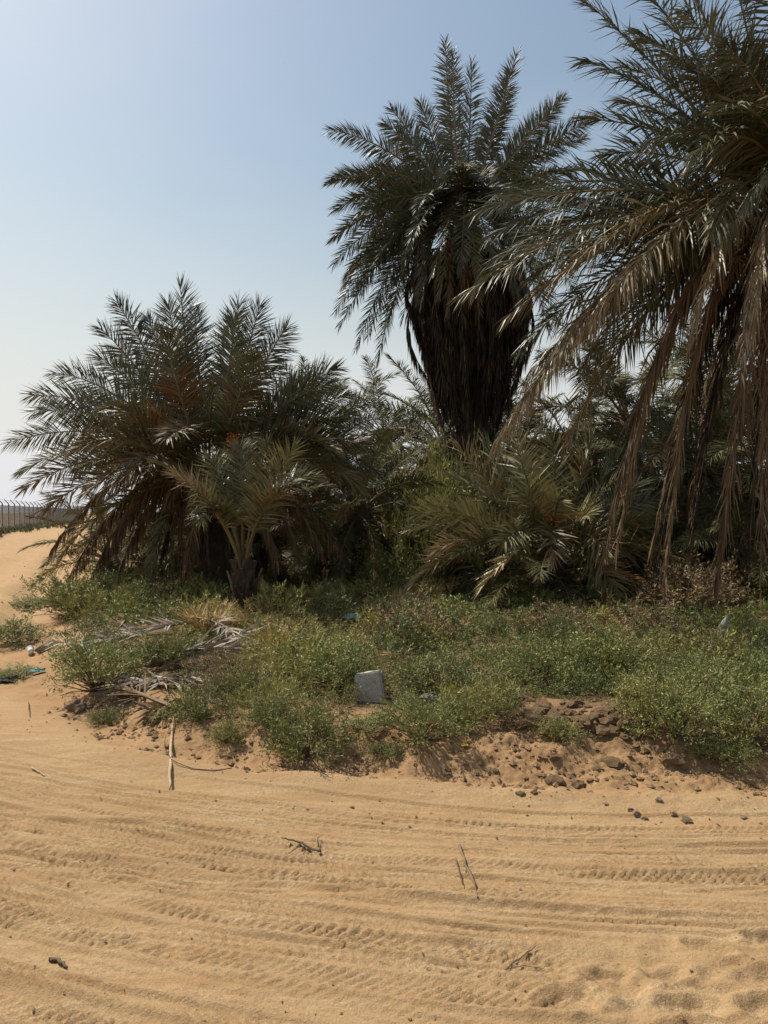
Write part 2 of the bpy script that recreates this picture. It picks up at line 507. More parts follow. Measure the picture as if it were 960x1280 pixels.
def frond_geo(P0, P1, P2, rng, n=95, llen=.36, lw=.024, kind='green', petiole=.16, droop=.12, lift=.45, roll=0.0, rad=.026, dry_tip=.25, patch=0.0, gain=1.0):
    P0, P1, P2 = [np.asarray(p, float) for p in (P0, P1, P2)]
    def bez(t):
        t = t[:, None]
        return (1 - t) ** 2 * P0 + 2 * t * (1 - t) * P1 + t * t * P2
    def tan(t):
        t = t[:, None]
        return nrm(2 * (1 - t) * (P1 - P0) + 2 * t * (P2 - P1) + 1e-6)
    Lr = np.linalg.norm(np.diff(bez(np.linspace(0, 1, 20)), axis=0), axis=1).sum()
    hd = (P2 - P0).copy(); hd[2] = 0
    if np.linalg.norm(hd) < .15:
        hd = (P1 - P0).copy(); hd[2] = 0
        if np.linalg.norm(hd) < .05:
            a = rng.uniform(0, 6.28); hd = np.array([math.cos(a), math.sin(a), 0])
    S0 = nrm(np.cross(hd, [0, 0, 1.0]))
    # rachis
    tr = np.linspace(0, 1, 12)
    pr = bez(tr); Tr = tan(tr)
    rr = rad * (1 - tr) ** .8 + .003
    rr[0] *= 1.7
    V1, F1 = tube(pr, rr, 4)
    # leaflets, both sides
    t = petiole + (1 - petiole) * (np.arange(n) + .5) / n
    t = np.repeat(t, 2) + rng.normal(0, .25 / n, 2 * n)
    t = np.clip(t, 0, .998)
    side = np.tile([1.0, -1.0], n)
    f = (t - petiole) / (1 - petiole)
    T = tan(t); B = bez(t)
    rl = roll + rng.normal(0, .04)
    S = nrm(S0 - T * (T @ S0)[:, None])
    Nn = np.cross(S, T)
    Nn = np.where((Nn[:, 2:3] < -.2) & False, -Nn, Nn)
    S, Nn = S * math.cos(rl) + Nn * math.sin(rl), Nn * math.cos(rl) - S * math.sin(rl)
    prof = np.interp(f, [0, .08, .3, .6, .85, 1], [.35, .75, 1, .98, .80, .50])
    L = llen * prof * rng.uniform(.82, 1.12, 2 * n)
    al = np.radians(np.interp(f, [0, .3, .8, 1], [72, 56, 44, 16]) + rng.normal(0, 7, 2 * n))
    if kind in ('dead', 'dark', 'grey'):
        al = al * .62 + rng.normal(0, .20, 2 * n)
    be = lift * rng.choice([1.25, .45, .9], 2 * n) + rng.normal(0, .14 if kind in ('green', 'olive') else .35, 2 * n)
    D = T * np.cos(al)[:, None] + (S * (side * np.cos(be))[:, None] + Nn * np.sin(be)[:, None]) * np.sin(al)[:, None]
    dr = droop * rng.uniform(.5, 1.6, 2 * n)
    D = nrm(D + np.array([0, 0, -1.0]) * dr[:, None])
    W = nrm(T - D * (T * D).sum(1)[:, None] + Nn * rng.normal(0, .45, 2 * n)[:, None])
    W = nrm(W - D * (W * D).sum(1)[:, None])
    w = (lw * np.interp(f, [0, .3, 1], [.7, 1, .6]) * rng.uniform(.8, 1.15, 2 * n))[:, None] / 2
    mid = B + D * (L * .42)[:, None]
    D2 = nrm(D + np.array([0, 0, -1.0]) * (dr * 1.1 + .04)[:, None] + rng.normal(0, .05, (2 * n, 3)))
    tip = mid + D2 * (L * .58)[:, None]
    m = 2 * n
    V2 = np.stack([B - W * w * .55, B + W * w * .55, mid - W * w, mid + W * w, tip], 1)
    k = np.arange(m)[:, None] * 5
    F2 = np.concatenate([k + [0, 1, 3], k + [0, 3, 2], k + [2, 3, 4]], 0)
    if kind == 'green':
        c = GREEN * rng.uniform(.75, 1.3, (m, 1)) + (OLIVE - GREEN) * rng.uniform(0, .45, (m, 1))
        dryf = dry_tip
    elif kind == 'olive':
        c = OLIVE * rng.uniform(.7, 1.3, (m, 1)); dryf = dry_tip + .2
    elif kind == 'half':
        x = sst(.2, .9, f + rng.normal(0, .25, m))[:, None]
        c = OLIVE * (1 - x) + (STRAW * .62) * x; c = c * rng.uniform(.7, 1.25, (m, 1)); dryf = .5
    elif kind == 'dead':
        c = BROWN * rng.uniform(.6, 1.4, (m, 1)); c += (STRAW - BROWN) * (rng.random((m, 1)) ** 3) * .6; dryf = .2
    elif kind == 'dark':  # dead frond with backlit shade painted into its leaflets
        c = SHADEB * rng.uniform(.6, 1.4, (m, 1)); c += (BROWN - SHADEB) * (rng.random((m, 1)) ** 4) * .8; dryf = .1
    else:
        c = GREYDRY * rng.uniform(.55, 1.25, (m, 1)); dryf = .2
    if patch > 0:
        a = rng.uniform(.3, .8)
        x = (patch * np.exp(-((f - a) / .14) ** 2) * (rng.random(m) > .3))[:, None]
        c = c * (1 - x) + RUST * x * rng.uniform(.6, 1.1, (m, 1))
    c = c * gain
    miss = (pn(f * 9 + rng.uniform(0, 50), side * 3.0, 9) > .38) & (rng.random(m) < .7)      # torn-out leaflets
    L_keep = ~(miss | (rng.random(m) < .05))
    c5 = np.repeat(c[:, None], 5, 1)
    tt = (rng.random((m, 1)) < dryf) * rng.uniform(.2, .7, (m, 1))
    c5[:, 4] = c5[:, 4] * (1 - tt) + STRAW * tt
    V = np.vstack([V1, V2.reshape(-1, 3)])
    F = np.vstack([F1, F2 + len(V1)])
    F2k = F2.reshape(3, m, 3)[:, L_keep].reshape(-1, 3)
    F = np.vstack([F1, F2k + len(V1)])
    midx = np.concatenate([np.zeros(len(F1)), np.ones(len(F2k))])
    cc = np.vstack([np.tile(STRAW * .5, (len(V1), 1)), c5.reshape(-1, 3)])
    return V, F, cc, midx

def frond_mesh(*a, dull=False, **k):
    kind = k.get('kind', 'green')
    V, F, c, mi = frond_geo(*a, **k)
    dry = kind in ('dead', 'dark', 'grey')
    return mesh_np("frond", V, F, [M_DRYRACHIS if dry else M_RACHIS, M_DRYLEAF if dry else (M_LEAF_DULL if dull else M_LEAF)], c, mi)

# pool of fronds along +X, root at the origin, about 3.4 m long, by starting elevation
prng = np.random.default_rng(5)
POOL = {}
def pool_frond(el, kind, var):
    key = (el, kind, var)
    if key not in POOL:
        e = R(el); L = 3.4
        if kind in ('green', 'olive', 'half'):
            P1 = np.array([math.cos(e), 0, math.sin(e)]) * L * .55
            e2 = e - R(28 + prng.uniform(0, 22) + (90 - el) * .25)
            P2 = P1 + np.array([math.cos(e2), prng.uniform(-.12, .12), math.sin(e2)]) * L * .5
            m = frond_mesh((0, 0, 0), P1, P2, prng, dull=True, n=120, kind=kind, llen=.52, lw=.030, droop=.16, roll=prng.uniform(-.9, .9), patch=.9 if prng.random() < .12 else 0)
        else:
            P1 = np.array([.9 + prng.uniform(0, .5), 0, .35])
            P2 = np.array([1.0 + prng.uniform(-.2, .6), prng.uniform(-.3, .3), -2.4])
            m = frond_mesh((0, 0, 0), P1, P2, prng, n=80, kind=kind, llen=.42, lw=.034, droop=1.1, lift=.1)
        POOL[key] = m
    return POOL[key]

def trunk_parts(t, base, top, r0, r1, rng, boots=True, cut=1.0):
    base = np.asarray(base, float); top = np.asarray(top, float)
    n = max(6, int((top[2] - base[2]) / .25))
    u = np.linspace(0, 1, n)
    pts = base + (top - base) * u[:, None]
    pts[:, 0] += .06 * np.sin(u * 3 + rng.uniform(0, 6)); pts[0] = base
    V, F = tube(pts, r0 + (r1 - r0) * u + .02 * rng.normal(0, 1, n), 12)
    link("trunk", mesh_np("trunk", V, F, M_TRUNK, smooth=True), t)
    if boots:
        hgt = top[2] - base[2]
        nb = int(hgt / .035)
        parts = []
        for i in range(nb):
            uu = (i + .5) / nb
            a = i * 2.39996
            c = base + (top - base) * uu
            r = (r0 + (r1 - r0) * uu) * .95
            o = np.array([math.cos(a), math.sin(a), 0]); s = np.array([-o[1], o[0], 0]); z = np.array([0, 0, 1.0])
            w = .085 * rng.uniform(.8, 1.1); h = .17 * rng.uniform(.7, 1.3); ot = .07 * rng.uniform(.5, 1.7)
            q = c + o * r
            v = np.array([q - s * w, q + s * w, q + o * ot * .9 - s * w * .55 + z * h, q + o * ot * .9 + s * w * .55 + z * h,
                          q - o * .04 - s * w * .6 + z * h, q - o * .04 + s * w * .6 + z * h])
            f = np.array([(0, 1, 3), (0, 3, 2), (2, 3, 5), (2, 5, 4), (0, 2, 4), (1, 5, 3)])
            parts.append((v, f))
        V, F = join(parts)
        o = link("leaf_base", mesh_np("leaf_base", V, F, M_TRUNK), t)
        o["kind"] = "stuff"

def fill_fronds(t, C, rng, n, scale, e_hi=82, e_lo=-12, kinds=('green',) * 5 + ('olive',) * 2 + ('half',), dead=6, az0=None, z_dead=0.0):
    for i in range(n):
        u = (i + .5) / n
        el = int(round((e_hi + (e_lo - e_hi) * u ** .8) / 12) * 12)
        az = i * 2.39996 + rng.uniform(-.25, .25) + (az0 or 0)
        k = kinds[rng.integers(len(kinds))] if u > .25 else 'green'
        me = pool_frond(el, k, int(rng.integers(2)))
        link("frond", me, t, C + np.array([math.cos(az) * .12, math.sin(az) * .12, -.25 * u]), (rng.normal(0, .08), 0, az), scale * rng.uniform(.88, 1.1))
    for i in range(dead):
        az = i * 2.39996 + rng.uniform(-.4, .4)
        me = pool_frond(-60, 'dead', int(rng.integers(4)))
        link("dry_frond", me, t, C + np.array([math.cos(az) * .15, math.sin(az) * .15, -.3 + z_dead]), (0, 0, az), scale * rng.uniform(.75, 1.0))

def hero_frond(t, C, tip, sag, rng, kind='green', out=.12, fwd=0.0, name=None, up=None, **k):
    """C crown centre, tip in the world, sag = how far the middle bows up"""
    C = np.asarray(C, float); tip = np.asarray(tip, float)
    d = tip - C; L = np.linalg.norm(d)
    tip = tip - d / L * .20 * k.get('llen', .4) * .5 * (1 + (kind in ('green', 'olive')))
    d = tip - C; L = np.linalg.norm(d)
    h = d.copy(); h[2] = 0; h = h / max(np.linalg.norm(h), 1e-6)
    P0 = C + h * out
    P1 = P0 + d * .48 + np.array([0, 0, 1.0]) * sag * L + np.array([-h[1], h[0], 0]) * rng.normal(0, .05) * L + h * fwd * L
    if up is not None:
        P1 = P0 + np.array([0, 0, up]) + d * np.array([.22, .22, 0])
    if k.get('roll') == 'turned':      # young upright fronds twist on their stalks, low ones lie flatter
        k['roll'] = (-math.copysign(1, d[0] * d[1] + 1e-9) * math.atan2(abs(d[0]), abs(d[1])) * (.45 + .55 * abs(d[2]) / L) + rng.normal(0, .22))
    if name is None:
        name = "dry_frond" if kind in ('dead', 'dark', 'grey') else "frond"
    return link(name, frond_mesh(P0 - C, P1 - C, tip - C, rng, kind=kind, **k), t, C)

def palm(label, base, C, group=None):
    """Empty at the foot; parts are placed in world space relative to it"""
    t = thing("date_palm", label, "palm tree", base, 0, group)
    return t, np.asarray(C, float) - np.asarray(base, float)

def hpx(px, py, d, base):
    return P(px, py, d) - np.asarray(base, float)

# ------------------------------------------------------------------ hero palm: wide, squat, left
rng = np.random.default_rng(11)
d0 = 13.0
C = P(262, 590, d0)
base = np.array([C[0], d0, Hs(C[0], d0) - .05])
t, c = palm("wide squat date palm with trailing brown lower fronds beside the sandy track", base, C)
trunk_parts(t, (0, 0, 0), c - [0, 0, .1], .30, .26, rng)
for px, py, dd, sag, kd, kw in [
        (142, 370, -.2, .10, 'green', {}), (182, 392, .8, .08, 'green', {}), (224, 348, 0, .03, 'green', {}), (208, 372, -.6, .05, 'green', {}), (243, 380, 1.0, .04, 'green', {}),
        (327, 374, .2, .07, 'green', {}), (362, 402, -.3, .12, 'green', {}), (292, 388, .8, .05, 'green', {}), (300, 372, -.4, .05, 'green', {}), (122, 405, .6, .10, 'green', {}), (118, 440, -.5, .14, 'green', {}),
        (28, 492, 0, .20, 'green', {}), (62, 462, .7, .18, 'green', {}), (34, 512, -.4, .20, 'green', {}), (3, 552, -.2, .22, 'olive', {}), (18, 590, .4, .22, 'olive', {}),
        (24, 612, -.6, .24, 'half', {}), (50, 640, -.9, .26, 'half', {}), (428, 456, 0, .16, 'green', {}), (420, 475, -.6, .18, 'green', {}), (446, 492, .7, .2, 'green', {}), (452, 520, -.5, .2, 'green', {}),
        (470, 560, -.4, .24, 'olive', {}), (478, 590, .3, .26, 'olive', {}), (455, 610, -1.0, .28, 'half', {}),
        (205, 410, -1.1, .08, 'olive', dict(patch=1.0)), (130, 505, -1.4, .2, 'olive', dict(patch=.8)), (320, 440, -1.2, .1, 'olive', dict(patch=.5)),
        (90, 560, -1.7, .26, 'half', {}), (150, 600, -2.1, .30, 'half', {}), (100, 620, -1.3, .28, 'half', {}), (210, 545, -2.2, .3, 'half', {}), (330, 560, -2.1, .3, 'olive', {}), (395, 590, -1.7, .3, 'olive', {}), (420, 560, -1.3, .25, 'half', {}),
        (80, 728, -.4, .42, 'dead', dict(droop=.9)), (112, 720, -1.0, .42, 'dead', dict(droop=.9)), (146, 716, -.6, .42, 'dead', dict(droop=.9)), (60, 690, .1, .38, 'dead', dict(droop=.7)),
        (232, 718, -1.7, .62, 'dead', dict(droop=1.0)), (378, 700, -1.0, .42, 'dead', dict(droop=.9)), (405, 690, -.6, .40, 'dead', dict(droop=.9)), (350, 705, -1.3, .5, 'dead', dict(droop=.9)), (180, 712, -1.3, .5, 'dead', dict(droop=.9)),
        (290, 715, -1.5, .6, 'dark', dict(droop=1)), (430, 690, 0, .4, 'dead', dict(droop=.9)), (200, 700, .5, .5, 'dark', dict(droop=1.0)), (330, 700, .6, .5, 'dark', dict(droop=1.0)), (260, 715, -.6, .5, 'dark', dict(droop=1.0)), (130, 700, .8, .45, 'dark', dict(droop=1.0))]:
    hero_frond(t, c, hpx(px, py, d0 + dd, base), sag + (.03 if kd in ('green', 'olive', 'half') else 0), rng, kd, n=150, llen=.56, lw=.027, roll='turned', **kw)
fill_fronds(t, c, rng, 16, .8, 62, -10, dead=16, z_dead=-.05)

def fruit_bunch(t, c, tip, rng, n=26, fruit=True, name="fruit_bunch"):
    """arched stalk that ends in hanging strands"""
    c = np.asarray(c, float); tip = np.asarray(tip, float)
    mid = (c + tip) / 2 + [0, 0, .25]
    u = np.linspace(0, 1, 8)[:, None]
    pts = (1 - u) ** 2 * c + 2 * u * (1 - u) * mid + u * u * tip
    parts = [tube(pts, np.linspace(.022, .014, 8), 5)]
    ends = []
    for i in range(n):
        a = rng.uniform(0, 6.28); r = rng.uniform(.03, .17) * (1 if fruit else 1.7); l = rng.uniform(.22, .48) * (1 if fruit else rng.uniform(.5, 1.1))
        e = tip + np.array([math.cos(a) * r, math.sin(a) * r, -l])
        parts.append(tube([tip, tip + np.array([math.cos(a) * r, math.sin(a) * r, -l * .35]) + rng.normal(0, .03, 3), e + (rng.normal(0, .06, 3) if not fruit else 0)], .004 if fruit else .003, 3))
        ends.append((tip, e, a, r, l))
    V, F = join(parts)
    b = link(name, mesh_np(name, V, F, M_DRYRACHIS), t)
    if fruit:
        parts = []
        for (a0, e, a, r, l) in ends:
            for j in range(5):
                q = tip + np.array([math.cos(a) * r, math.sin(a) * r, -l * (.18 + .17 * j)]) + rng.normal(0, .012, 3)
                v = np.array([(1, 0, 0), (-1, 0, 0), (0, 1, 0), (0, -1, 0), (0, 0, 1.4), (0, 0, -1.4)], float) * .017 + q
                f = np.array([(0, 2, 4), (2, 1, 4), (1, 3, 4), (3, 0, 4), (2, 0, 5), (1, 2, 5), (3, 1, 5), (0, 3, 5)])
                parts.append((v, f))
        V, F = join(parts)
        o = link("dates", mesh_np("dates", V, F, M_FRUIT, smooth=True), b)
        o["kind"] = "stuff"
    return b
b = fruit_bunch(t, c, hpx(296, 540, d0 - 1.1, base), rng, 30)
b["label"] = "orange bunch of dates among the fronds"
fruit_bunch(t, c, hpx(284, 552, d0 - 1.0, base), rng, 40, False, "dry_fruit_stalk")

# ------------------------------------------------------------------ hero palm: tall, with skirt
rng = np.random.default_rng(12)
d0 = 16.0
C = P(580, 268, d0)
base = np.array([C[0] + .35, d0, Hs(C[0] + .35, d0) - .05])
t, c = palm("tall date palm with a thick dark skirt of dead fronds below its crown", base, C)
trunk_parts(t, (0, 0, 0), c - [0, 0, .1], .36, .30, rng)
for px, py, dd, sag, kd in [
        (556, 46, 0, .02, 'green'), (566, 62, -.5, .02, 'green'), (590, 74, .5, .02, 'green'), (647, 62, 0, .04, 'green'), (640, 85, -.6, .05, 'green'), (708, 118, .2, .10, 'green'), (746, 146, -.2, .16, 'green'), (700, 130, -.5, .1, 'green'), (735, 170, .4, .16, 'green'),
        (524, 124, .3, .04, 'green'), (486, 132, .5, .12, 'green'), (407, 160, 0, .22, 'green'), (478, 150, -.6, .12, 'green'), (405, 228, .2, .24, 'green'), (412, 262, -.3, .26, 'green'), (408, 222, -.7, .24, 'green'),
        (410, 300, .2, .28, 'green'), (412, 332, -.4, .30, 'green'), (415, 392, 0, .36, 'green'), (420, 412, .5, .36, 'green'), (442, 440, -.3, .42, 'green'), (468, 458, .2, .46, 'green'), (440, 372, -.8, .36, 'green'), (430, 345, .8, .34, 'green'), (480, 410, -.9, .42, 'olive'),
        (775, 275, .2, .24, 'green'), (770, 330, -.3, .3, 'green'), (735, 390, .2, .4, 'green'), (700, 400, -.5, .42, 'green'), (752, 215, .5, .2, 'green'), (690, 420, .6, .44, 'green'), (720, 250, -1.4, .3, 'green'), (650, 380, -1.5, .5, 'olive'),
        (560, 210, -2.4, .25, 'green'), (610, 220, -2.3, .25, 'green'), (520, 260, -2.2, .3, 'green'), (640, 250, -2.1, .3, 'green'), (540, 345, -2.1, .5, 'olive'), (600, 350, -2.1, .5, 'olive'), (575, 345, -2.2, .55, 'green'), (625, 350, -2.0, .5, 'olive'), (548, 372, -1.8, .55, 'olive'), (525, 385, -1.5, .5, 'green'), (645, 385, -1.5, .5, 'olive'), (600, 390, -1.9, .6, 'dead'), (560, 400, -1.7, .6, 'dead'), (655, 330, -1.8, .45, 'green'), (510, 310, -2.0, .4, 'green'), (410, 300, -.5, .3, 'green'), (425, 360, .3, .34, 'green'), (456, 425, .2, .42, 'green'), (500, 405, .6, .45, 'green'), (465, 330, -1.3, .36, 'green'), (445, 265, -1.1, .28, 'green'), (460, 210, -1.0, .2, 'green'), (435, 250, .9, .25, 'green'), (520, 380, -1.4, .5, 'green'), (500, 340, -1.7, .45, 'green')]:
    hero_frond(t, c, hpx(px, py, d0 + dd, base), sag, rng, kd, n=135, llen=.47, lw=.031, roll='turned', rad=.03)
fill_fronds(t, c, rng, 5, .8, 50, 0, dead=0)
NSK = 170
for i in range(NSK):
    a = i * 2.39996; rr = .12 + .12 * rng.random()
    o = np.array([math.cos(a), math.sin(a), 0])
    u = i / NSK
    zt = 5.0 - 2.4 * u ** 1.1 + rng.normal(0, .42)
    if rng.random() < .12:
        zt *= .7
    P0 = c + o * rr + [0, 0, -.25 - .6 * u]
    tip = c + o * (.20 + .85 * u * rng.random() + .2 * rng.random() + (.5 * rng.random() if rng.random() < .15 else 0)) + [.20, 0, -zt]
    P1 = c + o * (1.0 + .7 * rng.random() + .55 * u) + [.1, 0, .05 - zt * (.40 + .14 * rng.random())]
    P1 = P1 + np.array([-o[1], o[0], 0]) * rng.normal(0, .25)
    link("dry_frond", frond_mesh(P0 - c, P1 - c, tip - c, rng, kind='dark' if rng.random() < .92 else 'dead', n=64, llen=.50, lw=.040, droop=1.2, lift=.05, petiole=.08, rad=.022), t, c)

# ------------------------------------------------------------------ hero palm: near, right edge
rng = np.random.default_rng(13)
d0 = 9.3
C = P(1006, 285, d0)
base = np.array([C[0] + .45, d0 + .2, Hs(C[0] + .45, d0 + .2) - .05])
t, c = palm("near date palm with long arching fronds and brown dead fronds hanging to the scrub", base, C)
trunk_parts(t, (0, 0, 0), c - [0, 0, .1], .33, .28, rng)
for px, py, dd, sag, kd, kw in [
        (716, -14, -.2, .16, 'green', {}), (770, -60, .4, .1, 'green', {}), (830, -90, -.5, .06, 'green', {}), (900, -110, .2, .04, 'green', {}), (960, -120, -.6, .02, 'green', {}), (1060, -80, 0, .05, 'green', {}),
        (722, 68, -.1, .26, 'green', {}), (790, 30, -.9, .2, 'green', {}), (830, 60, -1.6, .25, 'olive', dict(patch=.8)), (850, 0, -1.4, .12, 'green', {}), (900, 40, -1.8, .15, 'green', {}),
        (745, 190, .6, .26, 'green', {}), (800, 170, -1.7, .3, 'green', {}), (860, 190, -2.2, .35, 'olive', {}), (770, 120, .9, .2, 'green', {}),
        (588, 262, -.2, .17, 'green', {}), (612, 240, .5, .2, 'green', {}), (566, 372, -.5, .24, 'olive', {}), (600, 330, .3, .26, 'green', {}), (628, 398, -.9, .24, 'half', {}), (660, 300, 1.0, .3, 'green', {}), (690, 350, -1.4, .3, 'half', {}),
        (610, 562, -.6, .34, 'half', dict(droop=.75, llen=.66)), (622, 548, -.9, .36, 'half', dict(droop=.75, llen=.66)), (680, 470, .6, .3, 'olive', {}), (650, 480, .2, .3, 'half', dict(droop=.6)), (720, 420, -1.7, .35, 'half', dict(droop=.6)), (640, 520, -1.3, .36, 'half', dict(droop=.8, llen=.6)),
        (752, 704, -.9, .42, 'dead', dict(droop=.6, fwd=.17)), (768, 690, -.4, .42, 'dead', dict(droop=.6, fwd=.15)), (700, 560, .4, .36, 'half', dict(droop=.7)), (640, 440, .5, .28, 'green', {}), (700, 520, .8, .34, 'olive', {}), (600, 295, .2, .22, 'green', {}), (650, 350, -.4, .26, 'green', {}), (720, 460, -.9, .32, 'olive', dict(droop=.6)), (828, 742, -1.1, .50, 'dead', dict(droop=.6, fwd=.12)), (812, 690, .4, .5, 'dead', dict(droop=.6)), (818, 715, -.2, .55, 'dark', dict(droop=.7)),
        (893, 748, -1.6, .60, 'dead', dict(droop=.6, fwd=.08)), (890, 742, -1.4, .64, 'dead', dict(droop=.6)), (950, 745, -1.5, .7, 'dead', dict(droop=.6)), (935, 700, -.8, .65, 'dark', dict(droop=.7)), (1000, 720, -1.2, .7, 'dead', dict(droop=.6)), (860, 690, .2, .55, 'dark', dict(droop=.6)), (955, 690, .3, .6, 'dark', dict(droop=.6)),
        (860, 640, .8, .5, 'dead', dict(droop=1.2)), (1060, 700, -.8, .6, 'dead', dict(droop=1.3)), (1100, 600, -.4, .5, 'half', {}), (1220, 420, 0, .3, 'green', {}), (1240, 260, -.5, .25, 'green', {}), (1180, 100, .4, .2, 'green', {}), (926, 470, -1.6, .5, 'grey', dict(droop=.7, llen=.4)), (900, 90, -1.2, .2, 'green', {}), (880, 300, -2.0, .4, 'olive', dict(droop=.5)), (930, 250, -2.2, .4, 'green', dict(droop=.4)), (940, 420, -2.0, .6, 'half', dict(droop=.8)), (860, 420, -1.9, .45, 'half', dict(droop=.8)), (960, 600, -1.8, .65, 'dead', dict(droop=.8))]:
    hero_frond(t, c, hpx(px, py, d0 + dd, base), sag, rng, kd, n=140, lw=.027, roll=rng.choice([-1, 1]) * rng.uniform(.2, .9), rad=.032, **{**dict(droop=.3, llen=.62), **kw})
fill_fronds(t, c, rng, 12, .95, 85, 10, dead=2)
for px, py in ((903, 175), (935, 215), (880, 250), (915, 320)):
    fruit_bunch(t, c, hpx(px, py, d0 - .9, base), rng, 60, False, "dry_fruit_stalk")

# ------------------------------------------------------------------ hero palm: stemless bush under the big ones
rng = np.random.default_rng(14)
d0 = 12.0
C = P(690, 700, d0)
base = np.array([C[0], d0, Hs(C[0], d0) - .03])
t, c = palm("stemless bushy young date palm under the tall palm, fronds fanning from the ground", base, C)
trunk_parts(t, (0, 0, 0), c + [0, 0, .05], .20, .16, rng)
for px, py, dd, sag, kd, kw in [
        (512, 640, -.3, .24, 'olive', {}), (505, 660, .2, .24, 'olive', {}), (512, 728, -.8, .30, 'half', {}), (570, 555, 0, .08, 'half', {}), (600, 545, .4, .08, 'green', {}), (640, 540, -.3, .06, 'olive', {}), (690, 535, .2, .03, 'olive', {}), (742, 540, -.2, .06, 'olive', {}), (780, 560, .3, .1, 'green', {}),
        (808, 598, 0, .16, 'olive', {}), (822, 660, -.3, .24, 'olive', {}), (812, 700, .2, .26, 'half', {}), (775, 745, -1.2, .4, 'half', {}), (600, 735, -1.3, .4, 'half', {}), (560, 590, -.8, .16, 'olive', {}), (540, 690, -.9, .26, 'half', {}), (650, 610, -1.4, .2, 'olive', dict(patch=.9)), (700, 620, -1.5, .25, 'olive', dict(patch=1.0)), (740, 640, -1.3, .3, 'olive', {}),
        (620, 680, -1.6, .35, 'olive', {}), (690, 700, -1.8, .5, 'half', {}), (760, 690, -1.5, .4, 'half', {}), (840, 620, .5, .2, 'green', {})]:
    hero_frond(t, c, hpx(px, py, d0 + dd, base), sag, rng, kd, n=66, llen=.54, lw=.038, rad=.02, gain=1.9, dry_tip=.5, roll=rng.choice([-1, 1]) * rng.uniform(.3, 1.0), **kw)  # gain puts sunlight into the frond colour; pale tips double as glints
fill_fronds(t, c, rng, 26, .62, 75, 0, dead=0)

# ------------------------------------------------------------------ hero palm: slim young one in front
rng = np.random.default_rng(15)
g = G(305, 770)
d0 = 10.2
base = np.array([P(305, 770, d0)[0], d0, 0]); base[2] = Hs(base[0], d0) - .04
C = P(304, 712, d0)
t, c = palm("slim young date palm with upright stalks rising from the scrub", base, C)
trunk_parts(t, (0, 0, 0), c, .14, .10, rng)
for px, py, dd, sag, kd, kw in [
        (192, 572, -.2, .36, 'olive', {}), (218, 592, -.7, .34, 'half', {}), (335, 548, 0, .14, 'olive', {}), (372, 552, -.3, .24, 'olive', {}), (300, 552, .4, .05, 'olive', {}),
        (250, 640, -.5, .32, 'olive', {}), (400, 592, .2, .34, 'olive', {}), (355, 615, -.5, .3, 'half', {}), (262, 566, .3, .18, 'olive', {})]:
    hero_frond(t, c, hpx(px, py, d0 + dd, base), sag, rng, kd, n=84, llen=.42, lw=.026, rad=.017, gain=1.45, out=.03, petiole=.36, up=.85 + .6 * rng.random(), roll=rng.uniform(-.6, .6), **kw)  # gain brightens the frond colour to look sunlit
for i in range(14):   # cut stubs at the foot
    a = i * 2.4; o = np.array([math.cos(a), math.sin(a), 0])
    V, F = tube([o * .1 + [0, 0, .05 + .02 * i], o * (.22 + .06 * rng.random()) + [0, 0, .32 + .03 * i]], [.035, .012], 5)
    link("leaf_stub", mesh_np("leaf_stub", V, F, M_TRUNK if i % 4 else M_DRYRACHIS), t)

